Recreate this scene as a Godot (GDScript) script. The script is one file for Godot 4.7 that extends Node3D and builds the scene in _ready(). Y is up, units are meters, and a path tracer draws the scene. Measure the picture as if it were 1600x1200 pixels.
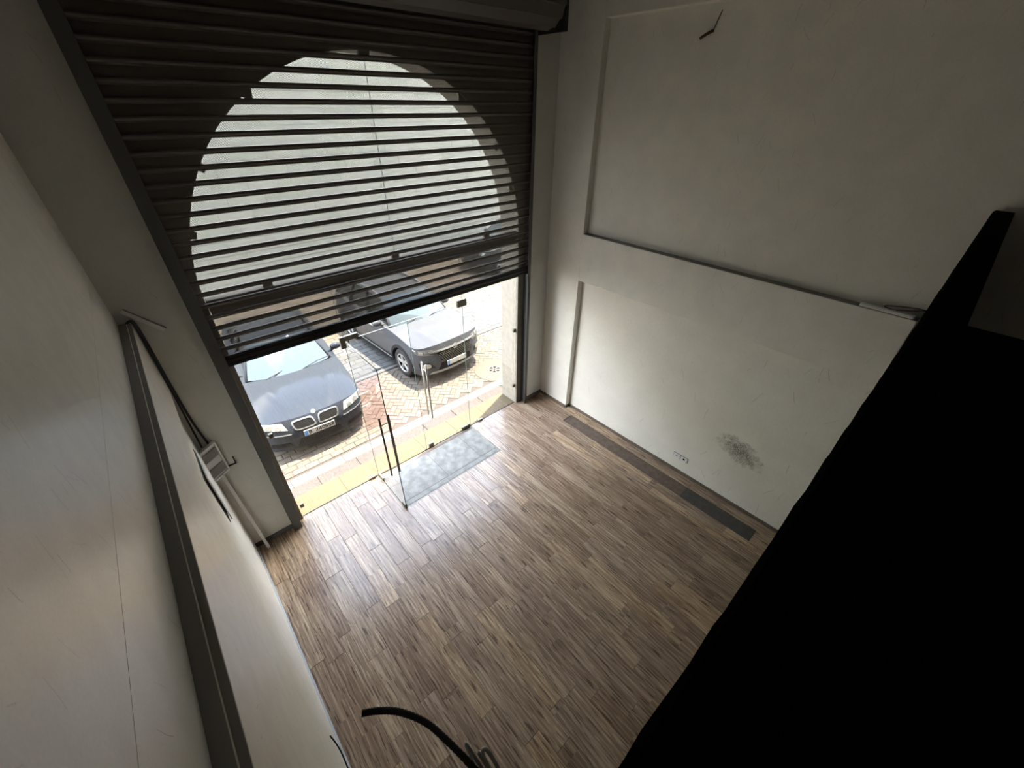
extends Node3D

# ------------------------------------------------------------------ state
var rng := RandomNumberGenerator.new()
var taken := {}
var mats := {}
const DARK := Color(0.02, 0.02, 0.02)


func _ready() -> void:
	rng.seed = 7
	_camera_and_light()
	_materials()
	_room()
	_floor()
	_shopfront()
	_shutter()
	_fittings()
	_mezzanine()
	_street()
	_facade()
	_cars()


# ------------------------------------------------------------------ camera, sky, sun
func _camera_and_light() -> void:
	var cam := Camera3D.new()
	cam.name = "camera"
	cam.fov = rad_to_deg(2.0 * atan(600.0 / 632.28))
	cam.near = 0.02
	cam.far = 300.0
	cam.position = Vector3(0.344, 5.0, 4.659)
	cam.basis = Basis.from_euler(Vector3(-0.6067, -0.7344, 0.0076))
	add_child(cam)
	var e := Environment.new()
	e.background_mode = Environment.BG_SKY
	var sky := Sky.new()
	var pm := PanoramaSkyMaterial.new()
	pm.panorama = sky_picture()
	pm.energy_multiplier = 2.7
	sky.sky_material = pm
	e.sky = sky
	e.tonemap_mode = Environment.TONE_MAPPER_LINEAR
	e.tonemap_exposure = 5.7
	e.sdfgi_enabled = true
	e.ssao_enabled = true
	e.ssil_enabled = true
	var we := WorldEnvironment.new()
	we.name = "surroundings"
	we.environment = e
	add_child(we)
	var sun := DirectionalLight3D.new()
	sun.name = "sun"
	sun.light_energy = 1.7
	sun.light_color = Color(1.0, 0.95, 0.86)
	sun.light_angular_distance = 0.55
	sun.shadow_enabled = true
	add_child(sun)
	sun.look_at_from_position(Vector3(0.25, 1.0, -0.09) * 20.0, Vector3.ZERO, Vector3(0, 0, -1))


func sky_picture() -> ImageTexture:
	var w := 512
	var h := 256
	var im := Image.create(w, h, false, Image.FORMAT_RGBF)
	var n := FastNoiseLite.new()
	n.seed = 3
	n.noise_type = FastNoiseLite.TYPE_SIMPLEX_SMOOTH
	n.fractal_octaves = 5
	n.frequency = 1.3
	for y in h:
		var up := (0.5 - (y + 0.5) / h) * PI
		for x in w:
			var a := (x + 0.5) / w * TAU
			var d := Vector3(cos(up) * sin(a), sin(up), cos(up) * cos(a))
			var c := Color(0.55, 0.68, 0.92).lerp(Color(0.93, 0.95, 0.96), pow(1.0 - clampf(d.y, 0, 1), 2.5))
			var p := d / (absf(d.y) + 0.35)
			var cl := smoothstep(-0.12, 0.35, n.get_noise_3d(p.x, p.y * 0.4, p.z))
			c = c.lerp(Color(1.5, 1.46, 1.38), cl * 0.85)
			if d.y < 0.0:
				c = Color(0.5, 0.47, 0.42)
			im.set_pixel(x, y, c)
	return ImageTexture.create_from_image(im)


# ------------------------------------------------------------------ materials
func lin(r: float, g: float, b: float) -> Color:
	return Color(r, g, b).linear_to_srgb()


func mat(id: String, col: Color, rough := 0.6, metal := 0.0) -> StandardMaterial3D:
	if mats.has(id):
		return mats[id]
	var m := StandardMaterial3D.new()
	m.resource_name = id
	m.albedo_color = col
	m.roughness = rough
	m.metallic = metal
	mats[id] = m
	return m


func _noise(sd: int, f: float, oct := 4) -> FastNoiseLite:
	var n := FastNoiseLite.new()
	n.seed = sd
	n.frequency = f
	n.noise_type = FastNoiseLite.TYPE_SIMPLEX_SMOOTH
	n.fractal_octaves = oct
	return n


func speckle(sd: int, size: int, f: float, lo: Color, hi: Color, scratches := 0) -> Image:
	var src := _noise(sd, f, 5).get_seamless_image(size, size)
	var fine := _noise(sd + 9, f * 14.0, 2).get_seamless_image(size, size)
	src.convert(Image.FORMAT_L8)
	fine.convert(Image.FORMAT_L8)
	var a := src.get_data()
	var b := fine.get_data()
	var out := PackedByteArray()
	out.resize(size * size * 3)
	for i in size * size:
		var t := clampf(a[i] / 255.0 * 0.6 + b[i] / 255.0 * 0.4, 0, 1)
		var c := lo.lerp(hi, t)
		out[i * 3] = int(c.r * 255)
		out[i * 3 + 1] = int(c.g * 255)
		out[i * 3 + 2] = int(c.b * 255)
	var im := Image.create_from_data(size, size, false, Image.FORMAT_RGB8, out)
	var r := RandomNumberGenerator.new()
	r.seed = sd
	for k in scratches:
		var p := Vector2(r.randf() * size, r.randf() * size)
		var dir := Vector2.from_angle(r.randf_range(0.9, 2.2))
		var len := int(r.randf_range(8, 60))
		var dark := r.randf_range(0.74, 0.93)
		for s in len:
			dir = dir.rotated(r.randf_range(-0.05, 0.05))
			p += dir
			var q := Vector2i(posmod(int(p.x), size), posmod(int(p.y), size))
			var c := im.get_pixelv(q)
			im.set_pixelv(q, Color(c.r * dark, c.g * dark, c.b * dark * 0.97))
	return im


func triplanar(m: StandardMaterial3D, im: Image, per_metre: float) -> StandardMaterial3D:
	m.albedo_texture = ImageTexture.create_from_image(im)
	m.uv1_triplanar = true
	m.uv1_world_triplanar = true
	m.uv1_scale = Vector3.ONE * per_metre
	return m


func wood_picture() -> Image:
	# grain runs along u; pale flecks and dark pores stretched far along it
	var w := 1024
	var h := 512
	var im := Image.create(w, h, false, Image.FORMAT_RGB8)
	var warp := _noise(21, 0.0035, 3)
	var grain := _noise(22, 0.012, 3)
	var fine := _noise(23, 0.03, 2)
	var fleck := _noise(25, 0.02, 2)
	var blot := _noise(24, 0.004, 2)
	var dark := Color(0.46, 0.385, 0.33)
	var mid := Color(0.60, 0.525, 0.465)
	var light := Color(0.76, 0.69, 0.62)
	for y in h:
		for x in w:
			var wy := y + warp.get_noise_2d(x, y * 1.2) * 13.0
			var g := grain.get_noise_2d(x * 0.09, wy * 1.5)
			var f := fine.get_noise_2d(x * 0.07, wy * 2.4)
			var t := 0.5 + g * 0.42 + f * 0.28 + blot.get_noise_2d(x * 0.4, y) * 0.25
			var c := dark.lerp(mid, clampf(t * 2.0, 0, 1)) if t < 0.5 else mid.lerp(light, clampf(t * 2.0 - 1.0, 0, 1))
			var k := fleck.get_noise_2d(x * 0.22, wy * 1.6 + 400.0)
			if k > 0.38:
				c = c.lerp(Color(0.80, 0.73, 0.64), clampf((k - 0.34) * 4.0, 0, 0.6))
			elif k < -0.36:
				c = c.lerp(Color(0.27, 0.21, 0.17), clampf((-0.36 - k) * 4.0, 0, 0.6))
			im.set_pixel(x, y, c)
	return im


func _materials() -> void:
	var pl := speckle(5, 1024, 0.006, Color(0.935, 0.935, 0.925), Color(1.0, 1.0, 0.99), 60)
	triplanar(mat("plaster", lin(0.83, 0.81, 0.755), 0.6), pl, 0.42)
	triplanar(mat("plaster_left", lin(0.84, 0.81, 0.745), 0.34), speckle(15, 1024, 0.008, Color(0.92, 0.92, 0.91), Color(1, 1, 0.99), 110), 0.55)
	triplanar(mat("plaster_grey", lin(0.72, 0.715, 0.68), 0.7), pl, 0.42)  # same plaster picture over a greyer base colour
	mats["plaster_picture"] = pl
	mats["plaster_left"].metallic_specular = 0.5
	mat("ledge", lin(0.240, 0.232, 0.216), 0.8)
	mat("ceiling", lin(0.65, 0.64, 0.60), 0.85)
	mat("black_coping", lin(0.002, 0.002, 0.002), 0.9).metallic_specular = 0.1
	mat("mezz_dark", lin(0.008, 0.008, 0.008), 0.9).metallic_specular = 0.1
	var wood := ImageTexture.create_from_image(wood_picture())
	var tints: Array[Color] = [Color(1.0, 0.985, 0.94), Color(0.90, 0.865, 0.82), Color(1.07, 1.04, 0.97), Color(0.96, 0.94, 0.91)]
	for i in 4:
		var m := mat("plank%d" % i, tints[i], 0.29)
		m.albedo_texture = wood
		m.metallic_specular = 0.5
	mat("grout", lin(0.03, 0.026, 0.022), 0.9)
	triplanar(mat("channel_wood", lin(0.184, 0.136, 0.101), 0.75), speckle(31, 256, 0.03, Color(0.7, 0.7, 0.7), Color(1, 1, 1)), 1.2)
	triplanar(mat("channel_stone", lin(0.101, 0.095, 0.084), 0.8), speckle(32, 256, 0.03, Color(0.7, 0.7, 0.7), Color(1, 1, 1)), 1.2)
	triplanar(mat("slab_grey", lin(0.392, 0.381, 0.348), 0.5), speckle(33, 512, 0.012, Color(0.62, 0.62, 0.62), Color(1, 1, 1), 30), 0.9)
	mat("base_wood", lin(0.13, 0.10, 0.08), 0.5)
	mat("base_grey", lin(0.12, 0.12, 0.115), 0.6)
	mat("base_pale", lin(0.46, 0.49, 0.52), 0.45)
	# metal and glass
	mat("slat_steel", lin(0.119, 0.106, 0.095), 0.5, 0.3)
	mat("rail_black", lin(0.02, 0.019, 0.019), 0.42, 0.3)
	var web := mat("perforated_steel", lin(0.10, 0.086, 0.074), 0.6, 0.2)
	web.albedo_texture = ImageTexture.create_from_image(holes_picture())
	web.transparency = BaseMaterial3D.TRANSPARENCY_ALPHA
	web.cull_mode = BaseMaterial3D.CULL_DISABLED
	mat("guide", lin(0.10, 0.102, 0.098), 0.55, 0.2)
	mat("bronze", lin(0.221, 0.189, 0.150), 0.5, 0.3)
	mat("steel", lin(0.42, 0.40, 0.36), 0.28, 0.9)
	mat("steel_dark", lin(0.16, 0.15, 0.12), 0.35, 0.8)
	mat("clamp", lin(0.17, 0.155, 0.12), 0.45, 0.5)
	var g := mat("pane", Color(0.25, 0.3, 0.29, 0.004), 0.0)
	g.transparency = BaseMaterial3D.TRANSPARENCY_ALPHA
	mat("glass_edge", lin(0.16, 0.22, 0.20), 0.2)
	mat("white_plastic", lin(0.72, 0.72, 0.70), 0.4)
	mat("grey_plastic", lin(0.22, 0.21, 0.19), 0.5)
	mat("black_rubber", lin(0.012, 0.012, 0.013), 0.6)
	mat("coil_metal", lin(0.75, 0.74, 0.70), 0.4, 0.3)
	mat("brown_tape", lin(0.10, 0.035, 0.022), 0.6)
	# street
	triplanar(mat("cream_stone", lin(0.341, 0.310, 0.254), 0.75), speckle(41, 512, 0.02, Color(0.82, 0.82, 0.82), Color(1, 1, 1)), 0.8)
	triplanar(mat("threshold", lin(0.118, 0.094, 0.060), 0.55), speckle(42, 512, 0.02, Color(0.8, 0.8, 0.8), Color(1, 1, 1)), 1.0)
	triplanar(mat("slab_pave", lin(0.112, 0.101, 0.093), 0.75), speckle(43, 512, 0.03, Color(0.62, 0.6, 0.6), Color(1, 1, 1)), 1.2)
	triplanar(mat("kerb", lin(0.176, 0.168, 0.153), 0.7), speckle(44, 256, 0.03, Color(0.85, 0.85, 0.85), Color(1, 1, 1)), 1.2)
	mat("gutter", lin(0.065, 0.063, 0.061), 0.85)  # drain edges, and the cast shadow painted along the kerb
	mat("street_joint", lin(0.043, 0.035, 0.028), 0.9)
	var pv := speckle(45, 512, 0.05, Color(0.74, 0.74, 0.74), Color(1, 1, 1))
	var pave: Array[Color] = [lin(0.151, 0.129, 0.102), lin(0.132, 0.112, 0.090), lin(0.165, 0.143, 0.116), lin(0.140, 0.124, 0.105)]
	var pink: Array[Color] = [lin(0.161, 0.113, 0.097), lin(0.148, 0.101, 0.085), lin(0.172, 0.125, 0.106), lin(0.154, 0.115, 0.100)]
	var grey: Array[Color] = [lin(0.136, 0.134, 0.132), lin(0.116, 0.114, 0.113), lin(0.149, 0.146, 0.142), lin(0.125, 0.122, 0.120)]
	for i in 4:
		triplanar(mat("tan%d" % i, pave[i], 0.8), pv, 1.5)
		triplanar(mat("pink%d" % i, pink[i], 0.8), pv, 1.5)
		triplanar(mat("grey%d" % i, grey[i], 0.8), pv, 1.5)
	mat("iron", lin(0.09, 0.08, 0.065), 0.6, 0.5)
	var fs := speckle(46, 512, 0.03, Color(0.78, 0.78, 0.77), Color(1, 1, 1), 30)
	var fac: Array[Color] = [lin(0.693, 0.698, 0.578), lin(0.657, 0.664, 0.556), lin(0.721, 0.715, 0.605), lin(0.681, 0.686, 0.589)]
	for i in 4:
		triplanar(mat("facade%d" % i, fac[i], 0.85), fs, 0.7)
	mat("facade_joint", lin(0.539, 0.539, 0.452), 0.9)
	for id: String in mats:
		if mats[id] is StandardMaterial3D and (id.begins_with("tan") or id.begins_with("pink") or id.begins_with("grey") and id.length() == 5 or id in ["threshold", "slab_pave", "kerb", "gutter", "slab_grey", "cream_stone"]):
			(mats[id] as StandardMaterial3D).metallic_specular = 0.15
	# cars
	var p1 := mat("sedan_paint", lin(0.022, 0.026, 0.033), 0.15, 0.0)
	var p2 := mat("crossover_paint", lin(0.055, 0.057, 0.061), 0.14, 0.0)
	var p3 := mat("parked_paint", lin(0.045, 0.05, 0.05), 0.25, 0.4)
	for p: StandardMaterial3D in [p1, p2, p3]:
		p.clearcoat_enabled = true
		p.clearcoat = 0.08
		p.metallic_specular = 0.24
		p.clearcoat_roughness = 0.03
	var cg := mat("car_glass", lin(0.040, 0.054, 0.060), 0.03)
	cg.metallic_specular = 0.55
	mat("side_glass", lin(0.012, 0.014, 0.014), 0.05)
	mat("chrome", lin(0.55, 0.55, 0.54), 0.2, 0.9)
	mat("alloy", lin(0.434, 0.434, 0.434), 0.3, 0.6)
	mat("tyre", lin(0.02, 0.02, 0.021), 0.8)
	mat("cladding", lin(0.018, 0.018, 0.019), 0.6).metallic_specular = 0.25
	mat("silver_trim", lin(0.250, 0.255, 0.260), 0.35, 0.5)
	var lens := mat("lamp_lens", lin(0.330, 0.324, 0.276), 0.12, 0.3)
	lens.clearcoat_enabled = true
	mat("lamp_glass", lin(0.180, 0.186, 0.180), 0.1, 0.6)
	mat("plate_white", lin(0.540, 0.525, 0.480), 0.4)
	mat("plate_blue", lin(0.08, 0.22, 0.5), 0.4)
	mat("ink", lin(0.008, 0.008, 0.008), 0.6).metallic_specular = 0.2
	mat("badge_blue", lin(0.05, 0.2, 0.5), 0.2)
	mat("badge_white", lin(0.480, 0.480, 0.480), 0.2)
	mat("red_lens", lin(0.35, 0.02, 0.02), 0.15)


func holes_picture() -> Image:
	# one square of the sheet holds four round holes set in offset rows
	var s := 64
	var im := Image.create(s, s, false, Image.FORMAT_RGBA8)
	for y in s:
		for x in s:
			var best := 99.0
			for c: Vector2 in [Vector2(0, 0), Vector2(1, 0), Vector2(0, 1), Vector2(1, 1), Vector2(0.5, 0.5)]:
				best = minf(best, Vector2((x + 0.5) / s, (y + 0.5) / s).distance_to(c))
			var a := smoothstep(0.165, 0.2, best)
			im.set_pixel(x, y, Color(1, 1, 1, 0.10 + 0.90 * a))
	return im


# ------------------------------------------------------------------ mesh helpers
func begin(smooth := false) -> SurfaceTool:
	var st := SurfaceTool.new()
	st.begin(Mesh.PRIMITIVE_TRIANGLES)
	st.set_smooth_group(0 if smooth else -1)
	return st


func tri(st: SurfaceTool, a: Vector3, b: Vector3, c: Vector3, out: Vector3, ua := Vector2.ZERO, ub := Vector2.ZERO, uc := Vector2.ZERO) -> void:
	# front faces run clockwise, so the plain cross product must point inwards
	if (b - a).cross(c - a).dot(out) > 0.0:
		var t := b
		b = c
		c = t
		var u := ub
		ub = uc
		uc = u
	st.set_uv(ua)
	st.add_vertex(a)
	st.set_uv(ub)
	st.add_vertex(b)
	st.set_uv(uc)
	st.add_vertex(c)


func quad(st: SurfaceTool, a: Vector3, b: Vector3, c: Vector3, d: Vector3, out: Vector3, ua := Vector2.ZERO, ub := Vector2.ZERO, uc := Vector2.ZERO, ud := Vector2.ZERO) -> void:
	tri(st, a, b, c, out, ua, ub, uc)
	tri(st, a, c, d, out, ua, uc, ud)


func box(st: SurfaceTool, lo: Vector3, hi: Vector3, c := 0.0, xf := Transform3D()) -> void:
	# a box whose edges are chamfered by c
	var mid := (lo + hi) * 0.5
	var h := (hi - lo) * 0.5
	var pt := func(sx: float, sy: float, sz: float, axis: int) -> Vector3:
		var v := Vector3(sx * (h.x - c), sy * (h.y - c), sz * (h.z - c))
		v[axis] = [sx * h.x, sy * h.y, sz * h.z][axis]
		return xf * (mid + v)
	var nb := xf.basis
	for s: float in [-1.0, 1.0]:
		quad(st, pt.call(s, -1, -1, 0), pt.call(s, 1, -1, 0), pt.call(s, 1, 1, 0), pt.call(s, -1, 1, 0), nb * Vector3(s, 0, 0))
		quad(st, pt.call(-1, s, -1, 1), pt.call(1, s, -1, 1), pt.call(1, s, 1, 1), pt.call(-1, s, 1, 1), nb * Vector3(0, s, 0))
		quad(st, pt.call(-1, -1, s, 2), pt.call(1, -1, s, 2), pt.call(1, 1, s, 2), pt.call(-1, 1, s, 2), nb * Vector3(0, 0, s))
	if c <= 0.0:
		return
	for s: float in [-1.0, 1.0]:
		for t: float in [-1.0, 1.0]:
			quad(st, pt.call(-1, s, t, 1), pt.call(-1, s, t, 2), pt.call(1, s, t, 2), pt.call(1, s, t, 1), nb * Vector3(0, s, t))
			quad(st, pt.call(s, -1, t, 0), pt.call(s, -1, t, 2), pt.call(s, 1, t, 2), pt.call(s, 1, t, 0), nb * Vector3(s, 0, t))
			quad(st, pt.call(s, t, -1, 0), pt.call(s, t, -1, 1), pt.call(s, t, 1, 1), pt.call(s, t, 1, 0), nb * Vector3(s, t, 0))
			for u: float in [-1.0, 1.0]:
				tri(st, pt.call(s, t, u, 0), pt.call(s, t, u, 1), pt.call(s, t, u, 2), nb * Vector3(s, t, u))


func tube(st: SurfaceTool, pts: Array, r: float, sides := 8, ribs := 0.0) -> void:
	var n := pts.size()
	var rings := []
	var up := Vector3.UP
	for i in n:
		var p: Vector3 = pts[i]
		var q: Vector3 = pts[mini(i + 1, n - 1)]
		var o: Vector3 = pts[maxi(i - 1, 0)]
		var d := (q - o).normalized()
		if absf(d.dot(up)) > 0.95:
			up = Vector3.RIGHT if absf(d.x) < 0.8 else Vector3.BACK
		var x := d.cross(up).normalized()
		up = x.cross(d).normalized()
		var rr := r + (ribs if i % 2 else 0.0)
		var ring := []
		for k in sides:
			var a := TAU * k / sides
			ring.append(p + (x * cos(a) + up * sin(a)) * rr)
		rings.append(ring)
	for i in n - 1:
		var mid: Vector3 = (pts[i] + pts[i + 1]) * 0.5
		for k in sides:
			var k2 := (k + 1) % sides
			var m: Vector3 = (rings[i][k] + rings[i + 1][k2]) * 0.5 - mid
			quad(st, rings[i][k], rings[i][k2], rings[i + 1][k2], rings[i + 1][k], m)
	for e in [0, n - 1]:
		var dir: Vector3 = pts[e] - pts[1 if e == 0 else n - 2]
		for k in range(1, sides - 1):
			tri(st, rings[e][0], rings[e][k], rings[e][k + 1], dir)


func curve(pts: Array, per := 8) -> Array:
	# a smooth path through the points
	var out := []
	for i in pts.size() - 1:
		var a: Vector3 = pts[maxi(i - 1, 0)]
		var b: Vector3 = pts[i]
		var c: Vector3 = pts[i + 1]
		var d: Vector3 = pts[mini(i + 2, pts.size() - 1)]
		for k in per:
			out.append(b.cubic_interpolate(c, a, d, float(k) / per))
	out.append(pts[-1])
	return out


func prism(st: SurfaceTool, poly: PackedVector2Array, d0: float, d1: float, xf := Transform3D()) -> void:
	# poly in x and y, drawn out along z
	var idx := Geometry2D.triangulate_polygon(poly)
	for z: float in [d0, d1]:
		var out := xf.basis * Vector3(0, 0, 1 if z == maxf(d0, d1) else -1)
		for i in range(0, idx.size(), 3):
			var a := poly[idx[i]]
			var b := poly[idx[i + 1]]
			var c := poly[idx[i + 2]]
			tri(st, xf * Vector3(a.x, a.y, z), xf * Vector3(b.x, b.y, z), xf * Vector3(c.x, c.y, z), out)
	var ccw := not Geometry2D.is_polygon_clockwise(poly)
	for i in poly.size():
		var a := poly[i]
		var b := poly[(i + 1) % poly.size()]
		var nrm := Vector3(b.y - a.y, a.x - b.x, 0) * (1.0 if ccw else -1.0)
		quad(st, xf * Vector3(a.x, a.y, d0), xf * Vector3(b.x, b.y, d0), xf * Vector3(b.x, b.y, d1), xf * Vector3(a.x, a.y, d1), xf.basis * nrm)


func grid(st: SurfaceTool, f: Callable, nu: int, nv: int, out: Callable) -> void:
	# f(u, v) gives a point; out(point) the outward direction there
	var p := []
	for i in nu + 1:
		var row := []
		for j in nv + 1:
			row.append(f.call(float(i) / nu, float(j) / nv))
		p.append(row)
	for i in nu:
		for j in nv:
			var a: Vector3 = p[i][j]
			var c: Vector3 = p[i + 1][j + 1]
			quad(st, a, p[i + 1][j], c, p[i][j + 1], out.call((a + c) * 0.5))


func lathe(st: SurfaceTool, prof: Array, sides: int, xf := Transform3D()) -> void:
	# prof: Vector2(radius, along); turned about the local x axis
	for i in prof.size() - 1:
		var a: Vector2 = prof[i]
		var b: Vector2 = prof[i + 1]
		for k in sides:
			var t0 := TAU * k / sides
			var t1 := TAU * (k + 1) / sides
			var p := func(q: Vector2, t: float) -> Vector3: return Vector3(q.y, q.x * cos(t), q.x * sin(t))
			var tm := (t0 + t1) * 0.5
			var d := b - a
			var nrm := Vector3(-d.x, d.y * cos(tm), d.y * sin(tm))
			quad(st, xf * p.call(a, t0), xf * p.call(a, t1), xf * p.call(b, t1), xf * p.call(b, t0), xf.basis * nrm)


# ------------------------------------------------------------------ object helpers
func numbered(called: String) -> String:
	var n: int = taken.get(called, 0)
	taken[called] = n + 1
	return called if n == 0 else "%s_%03d" % [called, n]


func tag(o: Node3D, label := "", category := "", group := "", kind := "") -> Node3D:
	if label:
		o.set_meta("label", label)
	if category:
		o.set_meta("category", category)
	if group:
		o.set_meta("group", group)
	if kind:
		o.set_meta("kind", kind)
	return o


func shape(st: SurfaceTool, smooth := true) -> ArrayMesh:
	st.generate_normals()
	return st.commit()


func obj(called: String, st: SurfaceTool, m: String, parent: Node3D = null) -> MeshInstance3D:
	return put(called, shape(st), m, parent)


func put(called: String, mesh: Mesh, m: String, parent: Node3D = null) -> MeshInstance3D:
	var o := MeshInstance3D.new()
	o.mesh = mesh
	o.material_override = mats[m]
	o.name = called if parent else numbered(called)
	(parent if parent else self).add_child(o, true)
	return o


func thing(called: String, label: String, category: String, at := Vector3.ZERO, group := "", kind := "") -> Node3D:
	var o := Node3D.new()
	o.name = numbered(called)
	add_child(o, true)
	o.position = at
	tag(o, label, category, group, kind)
	return o


func block(called: String, lo: Vector3, hi: Vector3, m: String, parent: Node3D = null, c := 0.0) -> MeshInstance3D:
	var st := begin()
	box(st, lo, hi, c)
	return obj(called, st, m, parent)


func rebase(o: Node3D, base: Vector3) -> Node3D:
	# puts the thing's own origin at its base without moving what is seen
	for c in o.get_children():
		c.position -= base
	o.position += base
	return o


# ------------------------------------------------------------------ the room
func wall(called: String, label: String) -> Node3D:
	return thing(called, label, "wall", Vector3.ZERO, "", "structure")


func _room() -> void:
	# right wall: a backing with a pilaster, a raised band and a beam in front of it
	var r := wall("wall_right", "pale plastered side wall with a raised band, a pilaster and a dark smudge low down")
	block("backing", Vector3(5.56, -0.2, -0.08), Vector3(5.8, 7.1, 8.2), "plaster", r)
	block("pilaster", Vector3(5.426, 0, -0.08), Vector3(5.56, 6.95, 0.63), "plaster", r, 0.004)
	block("band", Vector3(5.426, 2.626, 0.63), Vector3(5.56, 3.358, 4.63), "plaster", r, 0.004)
	block("dusty_shadowed_ledge", Vector3(5.43, 3.358, 0.63), Vector3(5.539, 3.362, 4.63), "ledge", r)  # dark tone paints the shadow on the ledge as well as its dust
	block("beam", Vector3(5.426, 5.84, 0.63), Vector3(5.56, 6.95, 8.0), "plaster", r, 0.004)
	block("upper_panel", Vector3(5.539, 3.362, 0.63), Vector3(5.56, 5.84, 8.0), "plaster", r)
	_smudged_panel(r)
	# left wall: upper face set back behind a band with a dark ledge
	var l := wall("wall_left", "scuffed pale plaster side wall close to the viewer with a dark ledge along it")
	block("backing", Vector3(-0.4, -0.2, -0.08), Vector3(-0.09, 7.1, 8.2), "plaster_left", l)
	block("lower_panel", Vector3(-0.09, 0, -0.08), Vector3(-0.05, 2.63, 7.99), "plaster_left", l)
	block("band", Vector3(-0.09, 2.63, -0.08), Vector3(0.0, 3.345, 4.63), "plaster_left", l, 0.003)
	block("ledge", Vector3(-0.09, 3.345, -0.08), Vector3(-0.032, 3.362, 4.63), "ledge", l)
	block("ledge_highlight", Vector3(-0.032, 3.345, -0.08), Vector3(-0.029, 3.365, 4.63), "plaster_left", l)  # pale line that paints the highlight along the ledge
	block("ledge_cap", Vector3(-0.029, 3.345, -0.08), Vector3(-0.001, 3.354, 4.63), "ledge", l)
	block("board_joint", Vector3(-0.09, 3.80, 0.0), Vector3(-0.0894, 3.81, 8.0), "plaster_left", l)
	# front wall returns beside the shutter
	var f := wall("wall_front", "grey strips of front wall on both sides of the shutter")
	block("left_return", Vector3(-0.3, -0.2, -0.30), Vector3(0.46, 7.0, -0.08), "plaster_grey", f)
	block("right_return", Vector3(4.94, -0.2, -0.30), Vector3(5.8, 7.0, -0.08), "plaster_grey", f)
	block("head", Vector3(0.46, 6.4, -0.30), Vector3(4.94, 7.0, -0.08), "plaster_grey", f)
	block("wall_back", Vector3(-0.4, -0.2, 8.0), Vector3(5.8, 7.1, 8.2), "ledge")
	tag(get_node("wall_back"), "dark back wall behind the gallery", "wall", "", "structure")
	block("ceiling", Vector3(-0.4, 6.95, -0.3), Vector3(5.8, 7.15, 8.2), "ceiling")
	tag(get_node("ceiling"), "plain grey ceiling high over the whole shop", "ceiling", "", "structure")
	# skirtings
	var b := block("baseboard_right", Vector3(5.527, 0, 0.64), Vector3(5.539, 0.05, 6.0), "base_wood", null, 0.002)
	tag(b, "thin brown wooden skirting along the right wall", "skirting", "", "structure")
	b = block("baseboard_left", Vector3(-0.05, 0, -0.02), Vector3(-0.036, 0.07, 6.0), "base_pale", null, 0.002)
	tag(b, "pale blue-grey skirting along the left wall", "skirting", "", "structure")
	var bf := thing("baseboard_front", "dark grey skirting at the foot of the front wall strips and pilaster", "skirting", Vector3.ZERO, "", "structure")
	block("board", Vector3(-0.05, 0, -0.08), Vector3(0.44, 0.075, -0.066), "base_grey", bf, 0.002)
	block("board", Vector3(4.955, 0, -0.08), Vector3(5.42, 0.075, -0.066), "base_wood", bf, 0.002)
	block("board", Vector3(5.412, 0, -0.08), Vector3(5.426, 0.06, 0.63), "base_wood", bf, 0.002)
	block("board", Vector3(5.426, 0, 0.63), Vector3(5.535, 0.06, 0.642), "base_grey", bf, 0.002)


func _smudged_panel(parent: Node3D) -> void:
	# the lower recessed panel carries the grey smudge and the small scuffs in its own picture
	var w := 1024
	var h := 672
	var im: Image = (mats["plaster_picture"] as Image).duplicate()
	im.crop(w, h)
	var n := _noise(77, 0.03, 4)
	var fine := _noise(78, 0.16, 2)
	var z0 := 0.63
	var wide := 4.2
	var high := 2.63
	var c := Vector2((3.70 - z0) / wide * w, (1.0 - 0.98 / high) * h)
	for y in range(int(c.y) - 110, int(c.y) + 110):
		for x in range(int(c.x) - 90, int(c.x) + 130):
			var d := Vector2(x, y) - c
			d = d.rotated(-0.35)
			var q := Vector2(d.x / (62.0 if d.x < 0 else 84.0), d.y / 46.0).length()
			var v := clampf(1.15 - q + n.get_noise_2d(x, y) * 0.55, 0, 1) * clampf(0.62 + fine.get_noise_2d(x, y) * 0.9, 0, 1)
			var col := im.get_pixel(x, y)
			im.set_pixel(x, y, col.lerp(Color(0.40, 0.39, 0.37), clampf(v * 0.95, 0, 0.72)))
	var m := StandardMaterial3D.new()
	m.resource_name = "smudged_plaster"
	m.albedo_color = mats["plaster"].albedo_color
	m.albedo_texture = ImageTexture.create_from_image(im)
	m.texture_repeat = false
	m.roughness = 0.62
	mats["smudged_plaster"] = m
	var st := begin()
	var z1 := z0 + wide
	quad(st, Vector3(5.539, 0, z0), Vector3(5.539, 0, z1), Vector3(5.539, high, z1), Vector3(5.539, high, z0), Vector3(-1, 0, 0), Vector2(0, 1), Vector2(1, 1), Vector2(1, 0), Vector2(0, 0))
	quad(st, Vector3(5.56, 0, z0), Vector3(5.56, 0, z1), Vector3(5.56, high, z1), Vector3(5.56, high, z0), Vector3(1, 0, 0))
	quad(st, Vector3(5.539, 0, z1), Vector3(5.56, 0, z1), Vector3(5.56, high, z1), Vector3(5.539, high, z1), Vector3(0, 0, 1))
	obj("lower_panel", st, "smudged_plaster", parent)


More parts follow.
